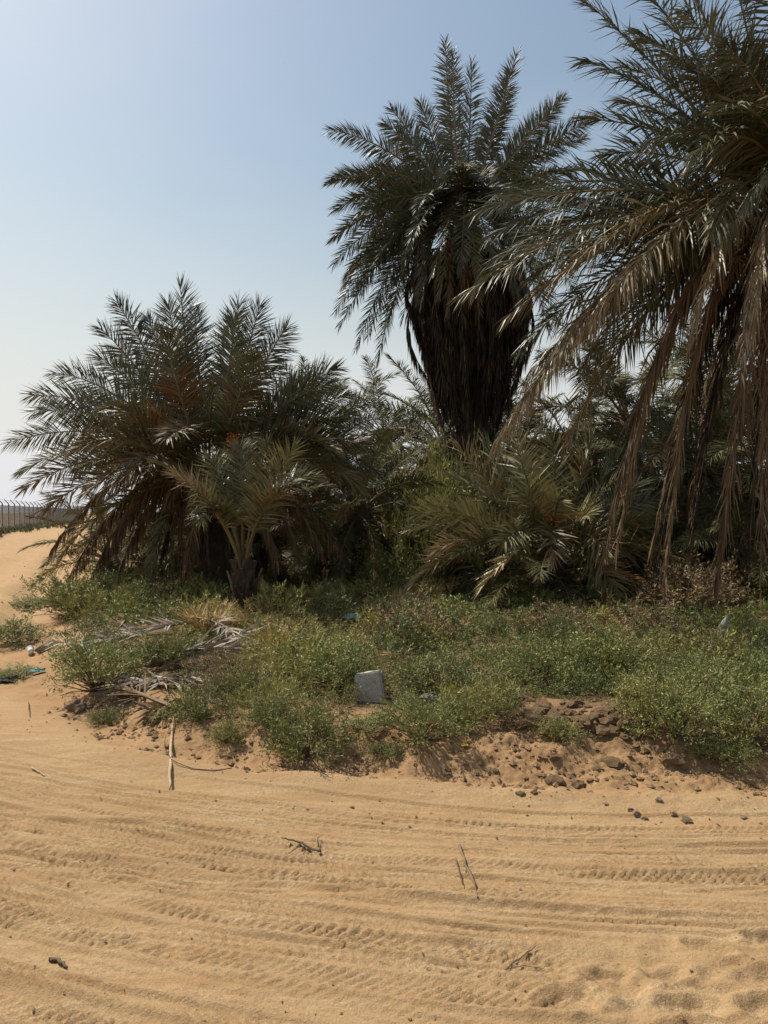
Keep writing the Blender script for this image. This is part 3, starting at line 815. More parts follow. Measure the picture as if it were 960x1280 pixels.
# ------------------------------------------------------------------ palms of the grove behind, rear rows added to keep its depth dark
BACK = [  # px, py of crown centre, distance, scale, fronds, dead, label
    (448, 632, 14.0, .60, 30, 10, "dark low date palm between the wide squat palm and the thicket"),
    (482, 540, 25, .80, 22, 4, "far upright palm crown seen against the pale sky in the gap"),
    (556, 556, 21, .90, 30, 6, "palm with pale arching fronds just below the tall palm's skirt"),
    (520, 655, 16.0, .62, 30, 8, "low shaggy palm in the gap, right of the dark low palm"),
    (400, 560, 18, .78, 30, 8, "palm half hidden behind the wide squat palm, its crown showing on that palm's right"),
    (640, 590, 19, .85, 30, 8, "palm behind the bushy young palm and the tall trunk"),
    (785, 520, 19, 1.0, 30, 8, "palm with feathery crown glimpsed behind the near palm's big arching frond"),
    (722, 570, 23, 1.0, 28, 6, "distant palm crown behind the stemless bushy palm"),
    (872, 580, 14.5, .85, 32, 10, "shaded palm behind the hanging brown fronds of the near palm"),
    (950, 600, 13.0, .80, 32, 10, "shaded palm at the picture's edge behind the near palm's trunk"),
    (1060, 560, 15, 1.0, 28, 6, "palm behind the near palm, only its frond tips reaching into the picture"),
    (215, 640, 17.5, .8, 28, 8, "shaded palm behind the wide squat palm's trunk"),
    (345, 640, 16.0, .75, 28, 8, "low shaded palm behind the slim young palm"),
    (600, 650, 15, .6, 28, 6, "small shaded palm at the foot of the tall palm"),
    (810, 640, 15.0, .65, 28, 6, "small shaded palm behind the bushy palm's outer fronds"),
    (900, 480, 24, 1.05, 26, 6, "far palm whose crown fills the gap right of the arching frond"),
    (430, 630, 21, .8, 26, 6, "far shaded palm deep in the gap of the grove"),
    (690, 620, 26, 1.0, 26, 6, "far palm added deep behind the bushy young palm"),  # hidden, added to block sky light through the gaps
    (140, 690, 15.5, .55, 24, 0, "stemless palm in the shade left behind the wide squat palm"),
    (320, 690, 14.6, .55, 26, 0, "stemless palm in the dark behind the slim young palm"),
    (400, 695, 14.8, .50, 26, 0, "stemless palm in the dark right behind the wide squat palm"),
    (480, 695, 14.6, .45, 24, 0, "stemless palm at the foot of the dark low palm"),
    (560, 690, 15.5, .55, 26, 0, "stemless palm in the shade below the tall palm, left side"),
    (640, 690, 14.2, .55, 26, 0, "stemless palm in the shade just behind the bushy young palm"),
    (745, 695, 14.0, .60, 26, 0, "stemless palm in the shade behind the bushy palm's right half"),
    (835, 700, 12.8, .55, 26, 0, "stemless palm behind the first hanging brown fronds"),
    (900, 690, 13.8, .60, 26, 0, "stemless palm behind the longest hanging brown frond"),
    (965, 700, 11.8, .55, 26, 0, "stemless palm at the near palm's foot by the picture's edge"),
    (260, 690, 15.8, .6, 26, 0, "stemless palm in the dark straight behind the wide squat palm"),
    (590, 640, 28, 1.0, 26, 4, "far palm behind the tall palm's trunk"),  # this and the next three: hidden, added to block sky light
    (820, 600, 27, 1.0, 26, 4, "far palm added deep behind the hanging brown fronds"),
    (500, 640, 32, 1.0, 26, 4, "farthest palm, added in the gap of the grove"),
    (350, 620, 26, .9, 26, 4, "far palm added, hidden behind the wide squat palm"),
]
for i, (px, py, d, s, nf, nd, lab) in enumerate(BACK):
    rng = np.random.default_rng(100 + i)
    C = P(px, py, d)
    base = np.array([C[0], d, Hs(C[0], d) - .05])
    t, c = palm(lab, base, C, "palms of the grove behind")
    trunk_parts(t, (0, 0, 0), c, .24 * s + .05, .2 * s + .05, rng, boots=d < 18)
    fill_fronds(t, c, rng, nf, s, 82, -25 if nd else 8, dead=nd, az0=rng.uniform(0, 6))

# ------------------------------------------------------------------ shrubs
SH_G = np.array([.150, .170, .056]); SH_Y = np.array([.33, .285, .08]); SH_B = np.array([.15, .095, .055]); SH_S = np.array([.42, .29, .105])

def leaves_geo(rng, Rr, Hh, nst, per, ll, lw, tri=False, up=.5, npt=6):
    """leaves strung along thin side twigs of stems that spread from one foot"""
    az = rng.uniform(0, 2 * np.pi, nst)
    inc = np.arccos(1 - rng.random(nst) * .97)
    lob = 1 + .28 * np.sin(az * 2 + rng.uniform(0, 6)) * np.sin(inc) + .16 * np.sin(az * 5 + rng.uniform(0, 6))
    dirv = np.stack([np.sin(inc) * np.cos(az) * Rr, np.sin(inc) * np.sin(az) * Rr, np.cos(inc) * Hh + .04], 1) * lob[:, None]
    dirv *= rng.uniform(.7, 1.08, (nst, 1))
    ntw = max(1, per // npt)
    u = .40 + .62 * np.sqrt(rng.random((nst, ntw)))
    tb = dirv[:, None] * u[..., None]
    tb[..., 2] += .18 * Hh * np.sin(u * np.pi) * np.sin(inc)[:, None]
    tb = tb.reshape(-1, 3)
    td = nrm(rng.normal(0, .75, tb.shape) + nrm(tb) * .9 + np.array([0, 0, up]))
    tl = (.045 + .05 * rng.random((len(tb), 1))) * (Rr / .34)
    k = np.linspace(.1, 1, npt)[None, :, None]
    pos = (tb[:, None] + td[:, None] * tl[:, None] * k).reshape(-1, 3)
    d = nrm(np.repeat(td, npt, 0) * .9 + rng.normal(0, .55, pos.shape))
    pos[:, 2] = np.abs(pos[:, 2])
    w = nrm(np.cross(d, rng.normal(0, 1, pos.shape)))
    l = ll * rng.uniform(.6, 1.3, (len(pos), 1)); ww = lw * rng.uniform(.7, 1.2, (len(pos), 1)) / 2
    n = len(pos)
    if tri:
        V = np.stack([pos - w * ww, pos + w * ww, pos + d * l], 1).reshape(-1, 3)
        F = np.arange(n * 3).reshape(n, 3)
        k = 3
    else:
        m = pos + d * l * .45
        V = np.stack([pos, m - w * ww, m + w * ww, pos + d * l], 1).reshape(-1, 3)
        a = np.arange(n)[:, None] * 4
        F = np.concatenate([a + [0, 1, 2], a + [1, 3, 2]], 0)
        k = 4
    return V, F, dirv, k, n

def stems_geo(dirv, rng, base_r=.006):
    parts = []
    for v in dirv:
        u = np.linspace(0, 1, 4)[:, None]
        p = v * u
        p[:, 2] += .18 * v[2] * np.sin(u[:, 0] * np.pi)
        p[1:-1] += rng.normal(0, .012, (2, 3))
        parts.append(tube(p, np.linspace(base_r, .0015, 4), 3))
    return join(parts)

SHV = []
for v in range(7):
    rg = np.random.default_rng(300 + v)
    Rr, Hh = .34, .30 + .02 * (v % 3)
    V, F, dv, k, n = leaves_geo(rg, Rr, Hh, 120, 48, .026, .0085)
    hue = rg.random((n, 1))
    base_c = [SH_G, SH_G * 1.1, SH_G * .85 + SH_Y * .15, SH_G, SH_G * .6 + SH_Y * .4, SH_B, SH_G * .9][v]
    c = base_c * rg.uniform(.65, 1.4, (n, 1)) * (1 - .35 * hue) + SH_Y * .45 * hue * (hue > .6)
    me = mesh_np("shrub_foliage", V, F, M_SHRUB, np.repeat(c, k, 0))
    V, F = stems_geo(dv[:60], rg)
    SHV.append((me, mesh_np("shrub_stems", V, F, M_STEM)))

def shrub(px, py, wpx, v, label, hs=1.0, group="shrubs along the crumbling bank", sink=.02):
    """px, py = foot on the ground, wpx = width in the photo"""
    g = G(px, py)
    s = wpx / FPX * g[1] / .68
    t = thing("desert_shrub", label, "shrub", (g[0], g[1], g[2] - sink), v * 1.7 + px * .01, group)
    link("foliage", SHV[v][0], t, None, None, (s, s, s * hs))
    link("stems", SHV[v][1], t, None, None, (s, s, s * hs))
    return t

SHRUBS = [
    (384, 945, 125, 0, "large green shrub hanging over the bank left of the white scrap, above the hollow", 1.05),
    (524, 925, 110, 1, "low green shrub spilling down the bank below the concrete block", .9),
    (284, 930, 62, 2, "small round shrub alone on the sand right of the bleached stalk", .9),
    (134, 905, 48, 3, "sparse little shrub on open sand below the grey stones", .9),
    (248, 898, 92, 0, "shrub directly right of the upper end of the bleached stalk", .9),
    (120, 862, 130, 1, "dark green shrub over the grey stones at the bank's left end", .95),
    (205, 832, 105, 6, "green shrub growing through the pile of dry fronds", .8),
    (310, 875, 95, 3, "shrub between the dry frond pile and the large overhanging shrub", .9),
    (700, 922, 62, 2, "tiny green shrub below the crumbled dark earth", .8),
    (612, 895, 105, 0, "shrub at the left edge of the crumbled dark earth", 1.0),
    (820, 895, 105, 4, "yellowish shrub above the right end of the crumbled earth", 1.0),
    (845, 925, 120, 1, "dark shrub where the bank's crumbled earth ends on the right", .95),
    (930, 925, 150, 6, "wide shrub at the picture's right edge over the bank", 1.0),
    (905, 950, 90, 3, "low shrub at the foot of the bank near the right edge", .7),
    (455, 912, 70, 3, "shrub hiding the foot of the concrete block", .55),
    (22, 846, 72, 6, "low shrub by the black rag at the left edge", .42),
    (20, 806, 95, 2, "dull shrub at the left edge behind the white plastic cup", .6),
    (760, 858, 130, 4, "yellow-green shrub on top of the bank above the dark crumbled earth", 1.0),
    (420, 862, 130, 1, "dense shrub immediately left of the concrete block", .85),
    (545, 872, 130, 6, "dense shrub immediately right of the concrete block", .85),
    (665, 862, 120, 0, "green shrub on the bank top above the pale earth ledge", .95),
    (482, 942, 56, 6, "low shrub on the bank between the white scrap and the spilling shrub", .6),
    (575, 905, 84, 1, "green shrub on the bank just right of the spilling shrub's top", .8),
    (340, 905, 84, 6, "green shrub behind the large overhanging shrub", .8),
    (880, 880, 120, 0, "broad green shrub on the bank top below the pale rag", .9),
    (700, 850, 110, 6, "green shrub crowning the crumbled patch", .8),
    (95, 770, 120, 1, "dark shrub at the corner where the track bends away", .8),
    (35, 762, 90, 6, "low green shrub on sand at the bend of the track", .35),
]
for a in SHRUBS:
    shrub(a[0], a[1], a[2], a[3], a[4], a[5])

# brown dry brush in the scrub
for px, py, w, lab in ((515, 805, 120, "brown dry shrub in the scrub above the concrete block"), (690, 800, 100, "brown dry shrub in the scrub in front of the bushy palm"),
                       (860, 770, 150, "tangle of brown dry brush below the hanging fronds"), (350, 812, 70, "reddish dry shrub right of the straw-coloured grass"),
                       (640, 905, 60, "brown half-dead shrub at the crumbled earth's edge"), (812, 868, 60, "brown twiggy shrub beside the yellowish shrub")):
    shrub(px, py, w, 5, lab, .8, "dry brown shrubs in the scrub")

# the scrub itself: one mass of ground cover
def ground_cover():
    rg = np.random.default_rng(77)
    Vs, Fs, Cs, off = [], [], [], 0
    protos = []
    for lod, (nst, per, ll, lw) in enumerate(((70, 30, .028, .010), (52, 24, .036, .013), (34, 18, .052, .019))):
        for q in range(4):
            if q == 1:      # grassy plant with long thin leaves
                V, F, dv, k, n = leaves_geo(rg, .32, .27, nst, per * 2 // 3, ll * 2.0, lw * .55, tri=True, up=1.0)
            elif q == 2:    # twiggy, half bare
                V, F, dv, k, n = leaves_geo(rg, .36, .30, int(nst * .8), per * 2 // 3, ll * 1.9, lw * .4, tri=True, up=.4)
            else:
                V, F, dv, k, n = leaves_geo(rg, .34, .33, nst, per, ll, lw, tri=True, up=.7)
            protos.append((lod, V, F, n))
    NT = 9000
    y = 4.7 + 13.5 * rg.random(NT) ** 1.5
    x = np.where(y < 12, rg.uniform(-5.6, 8.5, NT), rg.uniform(-7, 10, NT))
    sd = plateau_sd(x, y)
    lim = .62 + .5 * pn(x * 1.2, y * 1.2, 201)
    lim = np.where((x > 1.0) & (x < 2.6), np.maximum(lim, 1.15), lim)
    lim = np.where((x > -2.9) & (x < -1.4), np.maximum(lim, .95), lim)
    gap = pn(x * 1.5 + 9, y * 1.5, 202)
    mound = sst(-.35, .45, pn(x * 2.1 + 3, y * 2.1, 206))
    f1 = sst(.05, .5, pn(x * .9, y * .9, 203)); f2 = sst(.3, .62, pn(x * 1.1 + 5, y * 1.1, 204))
    ok = (sd >= lim) & (gap > -.52) & ~((y > 11.2) & (rg.random(NT) < .35)) & ~((x < -2.5) & (y < 7) & (rg.random(NT) < .4))
    for px_, py_, r_ in ((150, 815, .38), (200, 822, .38), (250, 822, .4), (300, 818, .35), (230, 865, .3), (170, 865, .3), (80, 835, .4), (120, 830, .4), (441, 788, .3), (305, 800, .28), (306, 785, .25), (690, 895, .38), (730, 897, .42), (775, 903, .4), (700, 930, .4), (760, 935, .4), (640, 935, .35), (420, 912, .15)):
        q_ = G(px_, py_)
        ok &= np.hypot(x - q_[0], y - q_[1]) > r_
    for dd_ in (4.9, 5.2, 5.45, 5.7, 5.95):
        ok &= np.hypot(x - P(463, 866, dd_)[0], y - dd_) > .24
    z = H(x, y)
    straw = np.zeros(NT)
    for px_, py_, r_ in ((258, 795, .50), (285, 790, .50), (345, 812, .46), (375, 765, .50), (300, 775, .4), (360, 790, .4), (430, 748, .6), (515, 738, .8)):
        q_ = G(px_, py_)
        straw = np.maximum(straw, np.exp(-((x - q_[0]) ** 2 + (y - q_[1]) ** 2) / r_ ** 2))
    idx = []
    gx, gy = [], []
    for i in np.nonzero(ok)[0]:          # keep the plants apart so that dark gaps stay between them
        dm = .185 + .010 * y[i]
        if gx and np.min((np.array(gx) - x[i]) ** 2 + (np.array(gy) - y[i]) ** 2) < dm * dm:
            continue
        gx.append(x[i]); gy.append(y[i]); idx.append(i)
    print("scrub plants", len(idx))
    for i in idx:
        lod = 0 if y[i] < 6.6 else (1 if y[i] < 9 else 2)
        kq = int(rg.choice(4, p=[.38, .14, .10, .38]))
        _, V, F, n = protos[lod * 4 + kq]
        sc = rg.uniform(.65, 1.1) * (.80 + .2 * min(max((y[i] - 5) / 2, 0), 1)) * (.75 + .45 * mound[i])
        a = rg.uniform(0, 6.28); ca, sa = math.cos(a), math.sin(a)
        W = V * sc * [1, 1, rg.uniform(.7, 1.0) * (.65 + .55 * mound[i])]
        W = np.stack([W[:, 0] * ca - W[:, 1] * sa + x[i], W[:, 0] * sa + W[:, 1] * ca + y[i], W[:, 2] + z[i] - .02], 1)
        c0 = SH_G * (1 - .7 * f1[i]) + SH_Y * .7 * f1[i]
        c0 = c0 * (1 - .75 * f2[i]) + SH_B * .75 * f2[i]
        if kq == 2:
            c0 = c0 * .45 + SH_B * .75
        elif kq == 1:
            c0 = c0 * .6 + SH_Y * .4
        c0 = c0 * (1 - .85 * straw[i]) + SH_S * .9 * straw[i]
        c = c0 * rg.uniform(.6, 1.45, (n, 1)) * rg.uniform(.72, 1.25)
        Vs.append(W); Fs.append(F + off); Cs.append(np.repeat(c, 3, 0)); off += len(W)
    me = mesh_np("ground_cover", np.vstack(Vs), np.vstack(Fs), M_SHRUB, np.vstack(Cs))
    o = link("ground_cover", me)
    tag(o, "grey-green low scrub covering the bank in front of the palms", "scrub", None, "stuff")
ground_cover()

# straw-coloured grass tufts
def grass_mesh(rg, n=420, Rr=.22, Hh=.34, c0=SH_S):
    a = rg.uniform(0, 6.28, n); r = Rr * np.sqrt(rg.random(n)) * .7
    b = np.stack([r * np.cos(a), r * np.sin(a), np.zeros(n)], 1)
    lean = rg.uniform(.1, .9, (n, 1)) * np.stack([np.cos(a), np.sin(a), np.zeros(n)], 1) + rg.normal(0, .25, (n, 3)) * [1, 1, 0]
    h = Hh * rg.uniform(.45, 1.1, (n, 1))
    m = b + lean * h * .35 + [0, 0, 1] * h * .6
    t = b + lean * h * .95 + [0, 0, 1] * h * rg.uniform(.75, 1.0, (n, 1))
    w = nrm(np.cross(lean + 1e-3, [0, 0, 1.0])) * .0045
    V = np.stack([b - w, b + w, m - w, m + w, t], 1).reshape(-1, 3)
    k = np.arange(n)[:, None] * 5
    F = np.concatenate([k + [0, 1, 3], k + [0, 3, 2], k + [2, 3, 4]], 0)
    c = c0 * rg.uniform(.6, 1.3, (n, 1))
    return mesh_np("grass_blades", V, F, M_SHRUB, np.repeat(c, 5, 0))
rg = np.random.default_rng(41)
GR = [grass_mesh(rg) for _ in range(3)]
for i, (px, py, s, lab) in enumerate(((262, 800, 1.25, "straw-yellow grass tuft left of the slim palm's foot"), (285, 795, 1.1, "straw-yellow grass tuft just below the slim palm's foot"),
                                      (343, 815, 1.0, "straw-yellow grass tuft beside the reddish dry shrub"), (372, 760, 1.0, "yellow grass tuft right of the slim palm, higher up"),
                                      (245, 783, 1.0, "yellow grass tuft furthest left in the straw patch"), (272, 778, 1.1, "yellow grass tuft at the back of the straw patch"), (320, 795, .9, "yellow grass tuft right below the slim palm"), (530, 720, 1.2, "yellow grass tuft deep in the gap between the palms"), (500, 725, 1.1, "greenish grass tuft at the foot of the shaggy gap palm"))):
    g = G(px, py)
    if g[1] > 11.5:
        g = np.array([P(px, py, 11.5)[0], 11.5, Hs(P(px, py, 11.5)[0], 11.5)])
    o = link("grass_tuft", GR[i % 3], None, (g[0], g[1], g[2] - .02), (0, 0, i), s)
    tag(o, lab, "grass tuft", "straw grass tufts in the scrub")

# leafy bushes deep in the grove
for px, py, d, s, v, lab in ((545, 690, 13.5, 3.6, 4, "tall yellow-green bush in the gap between the palms"), (590, 690, 14.5, 3.4, 4, "yellow-green bush at the tall palm's foot"), (940, 735, 11.3, 2.8, 5, "brown-leaved bush behind the near palm's hanging fronds"),
                             (485, 720, 13.2, 2.6, 6, "dark green bush at the foot of the gap palm"), (845, 735, 11.8, 2.4, 6, "dark green bush behind the hanging brown fronds"), (1010, 740, 10.5, 2.8, 6, "dark bush at the near palm's trunk")):
    x = P(px, py, d)[0]
    t = thing("leafy_bush", lab, "bush", (x, d, Hs(x, d) - .03), px, "bushes in the grove")
    sz = s * (1.9 if v == 4 else 1.0)
    link("foliage", SHV[v][0], t, None, None, (s * .8, s * .8, sz))
    link("stems", SHV[v][1], t, None, None, (s * .8, s * .8, sz))

# ------------------------------------------------------------------ concrete block
def hull_block():
    import bmesh
    bm = bmesh.new()
    w, dp, h = .128, .07, .34
    v = [bm.verts.new(p) for p in ((-w * 1.02, -dp, -.12), (w * 1.06, -dp, -.12), (w * 1.06, dp, -.12), (-w * 1.02, dp, -.12),
                                   (-w * .86, -dp * .9, h * .50), (w * .80, -dp * .9, h * .56), (w * .78, dp * .9, h * .56), (-w * .88, dp * .9, h * .50))]
    for f in ((0, 1, 5, 4), (1, 2, 6, 5), (2, 3, 7, 6), (3, 0, 4, 7), (4, 5, 6, 7), (3, 2, 1, 0)):
        bm.faces.new([v[i] for i in f])
    bmesh.ops.bevel(bm, geom=list(bm.edges), offset=.014, segments=2, affect='EDGES')
    bmesh.ops.subdivide_edges(bm, edges=list(bm.edges), cuts=3, use_grid_fill=True)
    for q in bm.verts:
        k = pn(np.array([q.co.x * 22 + 3]), np.array([q.co.z * 22 + q.co.y * 9]), 5)[0]
        q.co += q.co.normalized() * float(k) * .005
    me = bpy.data.meshes.new("concrete_block")
    bm.to_mesh(me); bm.free()
    me.materials.append(M_CONC)
    return me
q = P(463, 866, 5.95)
o = link("concrete_block", hull_block(), None, (q[0], q[1], Hs(q[0], q[1]) + .03), (R(-8), R(-5), R(-9)))
tag(o, "grey concrete block standing on end in the scrub at the bank's edge", "concrete block")

# ------------------------------------------------------------------ stones and clods
def rock_mesh(seed, mat, rough=.35):
    import bmesh
    rg = np.random.default_rng(seed)
    bm = bmesh.new()
    bmesh.ops.create_icosphere(bm, subdivisions=2, radius=1)
    off = rg.uniform(0, 50, 3)
    for v in bm.verts:
        k = pn(np.array([v.co.x * 1.3 + off[0] + v.co.z]), np.array([v.co.y * 1.3 + off[1] - v.co.z * .7]), seed)[0]
        k2 = pn(np.array([v.co.x * 3.1 + off[2] + v.co.z * 2]), np.array([v.co.y * 3.1 + off[1] + v.co.z]), seed + 1)[0]
        v.co *= 1 + rough * float(k) + rough * .6 * float(k2) + rg.normal(0, .07)
        v.co.z = max(v.co.z, -.55)
    me = bpy.data.meshes.new("rock")
    bm.to_mesh(me); bm.free()
    me.materials.append(mat)
    return me
CLODS = [rock_mesh(500 + i, M_CLOD, .5) for i in range(5)]
STONES = [rock_mesh(530 + i, M_STONE, .6) for i in range(4)]

def rock(name, me, px, py, wpx, label, cat, group, hz=.7, rz=0.0, sink=.25):
    g = G(px, py)
    r = wpx / FPX * g[1] / 2
    o = link(name, me, None, (g[0], g[1], g[2] + r * hz * (.55 - sink)), (0, 0, rz), (r, r * .85, r * hz))
    tag(o, label, cat, group)

rg = np.random.default_rng(61)
for px, py, w, lab in ((95, 885, 24, "rounded pale stone at the left of the grey stones under the dark green shrub"), (99, 888, 17, "dark flat stone under the dark green shrub"), (112, 886, 9, "small grey stone beside the flat dark stone"),
                       (125, 872, 16, "reddish pointed stone at the right of the group under the dark green shrub"), (858, 1027, 15, "largest dark stone on the track's edge, lower right"), (757, 1006, 6, "small stone on the track's edge, left of the stone cluster"),
                       (823, 1003, 9, "dark stone at the toe of the bank, in line with the right shrubs"), (805, 1024, 9, "flat grey stone in the cluster on the track's edge"), (795, 1020, 9, "tilted grey stone in the cluster on the track's edge"), (788, 1013, 8, "upper stone of the cluster on the track's edge"), (842, 1020, 9, "stone just left above the largest dark stone"), (930, 1025, 9, "stone at the far right of the track's edge"), (60, 812, 28, "rounded pale boulder beside the white plastic cup")):
    rock("stone", STONES[int(rg.integers(4))], px, py, w, lab, "stone", "stones at the track's edge", .6, rg.uniform(0, 6), .35)
CL = [(766, 957, 34, "largest round clod of earth on the bank below the crumbled patch"), (694, 978, 32, "dark clod of earth with a shadowed hollow at the bank's toe"), (722, 982, 26, "clod of earth right of the dark hollowed clod"), (748, 962, 18, "clod of earth touching the largest round clod"), (692, 948, 20, "crumbly clod of earth below the tiny green shrub"),
      (840, 952, 38, "long flat ledge of earth on the bank near the right shrubs"), (645, 938, 14, "small clod of earth left of the tiny green shrub"), (650, 995, 16, "clod of earth at the bank's toe, lower left of the hollow"), (620, 965, 14, "clod of earth on the bare bank slope"), (560, 962, 13, "small clod below the spilling shrub"), (668, 992, 12, "small clod at the toe beside the hollow"), (486, 938, 10, "small clod on the smooth sand left of the spilling shrub"), (440, 1010, 8, "small clod on the sandy ridge")]
for px, py, w, lab in CL:
    rock("earth_clod", CLODS[int(rg.integers(5))], px, py, w * .72, lab, "clod", "clods of earth on the bank", .62, rg.uniform(0, 6), .55)
# the crumbled patch: dark angular lumps one against another
for i in range(85):
    px = 652 + 162 * rg.random(); py = 874 + 44 * rg.random() + (px - 655) * .05
    rock("earth_clod", CLODS[int(rg.integers(5))], px, py, rg.uniform(9, 24), "one of the broken lumps of dark earth crowded in the crumbled patch", "clod", "broken lumps of the crumbled patch", .6, rg.uniform(0, 6), .35)

def gravel():
    rg = np.random.default_rng(88)
    v0 = np.array([(1, 0, 0), (-1, 0, 0), (0, 1, 0), (0, -1, 0), (0, 0, .8), (0, 0, -.8)], float)
    f0 = np.array([(0, 2, 4), (2, 1, 4), (1, 3, 4), (3, 0, 4), (2, 0, 5), (1, 2, 5), (3, 1, 5), (0, 3, 5)])
    n = 20000
    x = rg.uniform(-4.2, 4.2, n); y = rg.uniform(2.0, 6.2, n)
    sd = plateau_sd(x, y)
    dens = np.exp(-((sd - .28) / .42) ** 2) * (.55 + .45 * sst(-1.0, 1.2, x)) + .10 + .22 * np.exp(-((sd + .35) / .2) ** 2) * sst(.2, 1.2, x)
    cl = sst(-.25, .35, pn(x * 2.3, y * 3, 89))
    keep = rg.random(n) < dens * (.35 + .75 * cl)
    x, y, sd = x[keep], y[keep], sd[keep]
    x2 = rg.uniform(-13, -3.6, 700); y2 = rg.uniform(6, 26, 700)
    k2 = plateau_sd(x2, y2) < .6
    x = np.concatenate([x, x2[k2]]); y = np.concatenate([y, y2[k2]]); sd = np.concatenate([sd, np.full(k2.sum(), .5)])
    z = H(x, y)
    Vs, Fs = [], []
    for i in range(len(x)):
        s = (.004 + .016 * rg.random() ** 2.8) * (1.5 if sd[i] > -.1 else .5)
        v = v0 * s * rg.uniform(.6, 1.3, (6, 1)) * [1, 1, .8]
        a = rg.uniform(0, 6.28)
        v = np.stack([v[:, 0] * math.cos(a) - v[:, 1] * math.sin(a), v[:, 0] * math.sin(a) + v[:, 1] * math.cos(a), v[:, 2]], 1)
        Vs.append(v + [x[i], y[i], z[i] + s * .3]); Fs.append(f0 + 6 * i)
    o = link("gravel", mesh_np("gravel", np.vstack(Vs), np.vstack(Fs), M_CLOD))
    tag(o, "small brown crumbs of earth and pebbles scattered over the bank and track", "gravel", None, "stuff")
gravel()

# ------------------------------------------------------------------ dry fronds thrown on the bank
rng = np.random.default_rng(21)
def lying_frond(p0, p2, bow, label, kind='grey', n=40, llen=.36, lift=.25, h0=.05, h2=.05, roll=0, lw=.028):
    a = G(*p0); b = G(*p2)
    m = (a + b) / 2
    side = np.array([-(b - a)[1], (b - a)[0], 0])
    m = m + side * bow
    for q, hh in ((a, h0), (b, h2)):
        q[2] = Hs(q[0], q[1]) + hh
    m[2] = max(Hs(m[0], m[1]) + .10, (a[2] + b[2]) / 2 + .04)
    o = link("fallen_frond", frond_mesh(a - a, m - a, b - a, rng, n=n, llen=llen, lw=lw, kind=kind, droop=.10, lift=lift, rad=.016, roll=roll, petiole=.22, gain=1.35), None, a)
    tag(o, label, "palm frond", "dry fronds thrown on the bank")
lying_frond((205, 848), (325, 808), .10, "grey dry frond with pale comb-like leaflets, topmost in the pile", h0=.10, h2=.16, roll=.5)
lying_frond((180, 842), (318, 822), -.05, "grey dry frond lying across the middle of the pile", h0=.08, h2=.10)
lying_frond((240, 860), (140, 868), .06, "dry frond with its stalk along the lower edge of the pile", h0=.06)
lying_frond((222, 895), (130, 850), .1, "dry frond slanting up the slope at the pile's left", kind='dead')
lying_frond((225, 885), (185, 905), .05, "short brown frond remnant just above the bleached stalk", kind='dead', n=24, llen=.22)
lying_frond((260, 800), (130, 812), .05, "dry frond along the pile's upper edge", h0=.22, h2=.16)
lying_frond((240, 795), (290, 815), .1, "short grey frond sticking out at the pile's top", h0=.22, h2=.2, n=26)
lying_frond((108, 845), (66, 818), -.2, "pale curved frond with rib-like leaflets at the left end of the pile", h0=.08, h2=.14, n=26, roll=.7)
lying_frond((155, 800), (100, 836), .1, "dry frond leaning down beside the curved rib-like one", h0=.2, h2=.1, n=26)

lying_frond((190, 836), (330, 835), .12, "pale frond with broad comb of leaflets at the pile's right end", h0=.14, h2=.16, roll=.7)
lying_frond((170, 858), (280, 862), -.08, "dry frond lying low in front of the pile", h0=.05, h2=.06, roll=.3)
lying_frond((215, 815), (110, 822), .1, "dry frond bridging the pile's top towards the curved rib-like one", h0=.2, h2=.15)

def stick(name, pts, rad, mat, label, cat, sides=7, jit=.0, forks=(), group=None):
    pts = np.asarray(pts, float)
    n = 14
    u = np.linspace(0, 1, n) * (len(pts) - 1)
    i = np.minimum(u.astype(int), len(pts) - 2); f = (u - i)[:, None]
    p = pts[i] * (1 - f) + pts[i + 1] * f
    p[1:-1] += np.random.default_rng(len(label)).normal(0, jit, (n - 2, 3))
    rr = np.interp(np.linspace(0, 1, n), np.linspace(0, 1, len(rad)), rad)
    parts = [tube(p, rr, sides)]
    for fk in forks:
        parts.append(tube(np.asarray(fk[0], float), np.linspace(fk[1], fk[1] * .4, len(fk[0])), 5))
    V, F = join(parts)
    o = link(name, mesh_np(name, V - p[0], F, mat, smooth=True), None, p[0])
    tag(o, label, cat, group)
    return o
def gp(px, py, up=.012):
    q = G(px, py); q[2] = Hs(q[0], q[1]) + up; return q
stick("palm_stalk", [gp(217, 900, .03), gp(214, 930, .012), gp(213, 960, .010), gp(212, 988, .006)], [.005, .009, .011, .006], M_WOODGREY, "bleached dry palm stalk lying down the sandy slope below the frond pile", "stalk", jit=.003)
stick("wire", [gp(207, 925, .03), gp(205, 940, .02), gp(215, 955, .02), gp(240, 963, .006), gp(270, 965, .005), gp(290, 962, .004)], [.0025], M_TWIG, "thin dark wire curling beside the bleached stalk", "wire", sides=4)
def twig_at(main, forks, label, r=.006, mat=M_TWIG):
    M_ = [gp(*q) for q in main]
    Fk = [([gp(*q) for q in f], r * .6) for f in forks]
    stick("twig", M_, [r, r, r * .5], mat, label, "twig", sides=5, jit=.002, forks=Fk)
twig_at([(401, 1066, .006), (387, 1066, .012), (372, 1060, .02), (352, 1052, .015)], [[(376, 1062, .02), (361, 1069, .006)], [(385, 1065, .01), (379, 1073, .006)], [(398, 1063, .012), (397, 1056, .022), (400, 1049, .012)]], "dark forked twig with dry sprigs lying on the upper wheel path")
twig_at([(574, 1062, .006), (580, 1082, .006), (590, 1105, .006), (597, 1124, .004)], [[(570, 1078, .004), (578, 1108, .004)]], "stick half buried across the wheel path, pointing at the camera", .008, M_DRYRACHIS)
twig_at([(632, 1214, .006), (650, 1205, .012), (670, 1187, .012)], [[(632, 1214, .006), (655, 1212, .005), (680, 1213, .004)]], "thin V-shaped twig near the footprints", .003, M_DRYRACHIS)
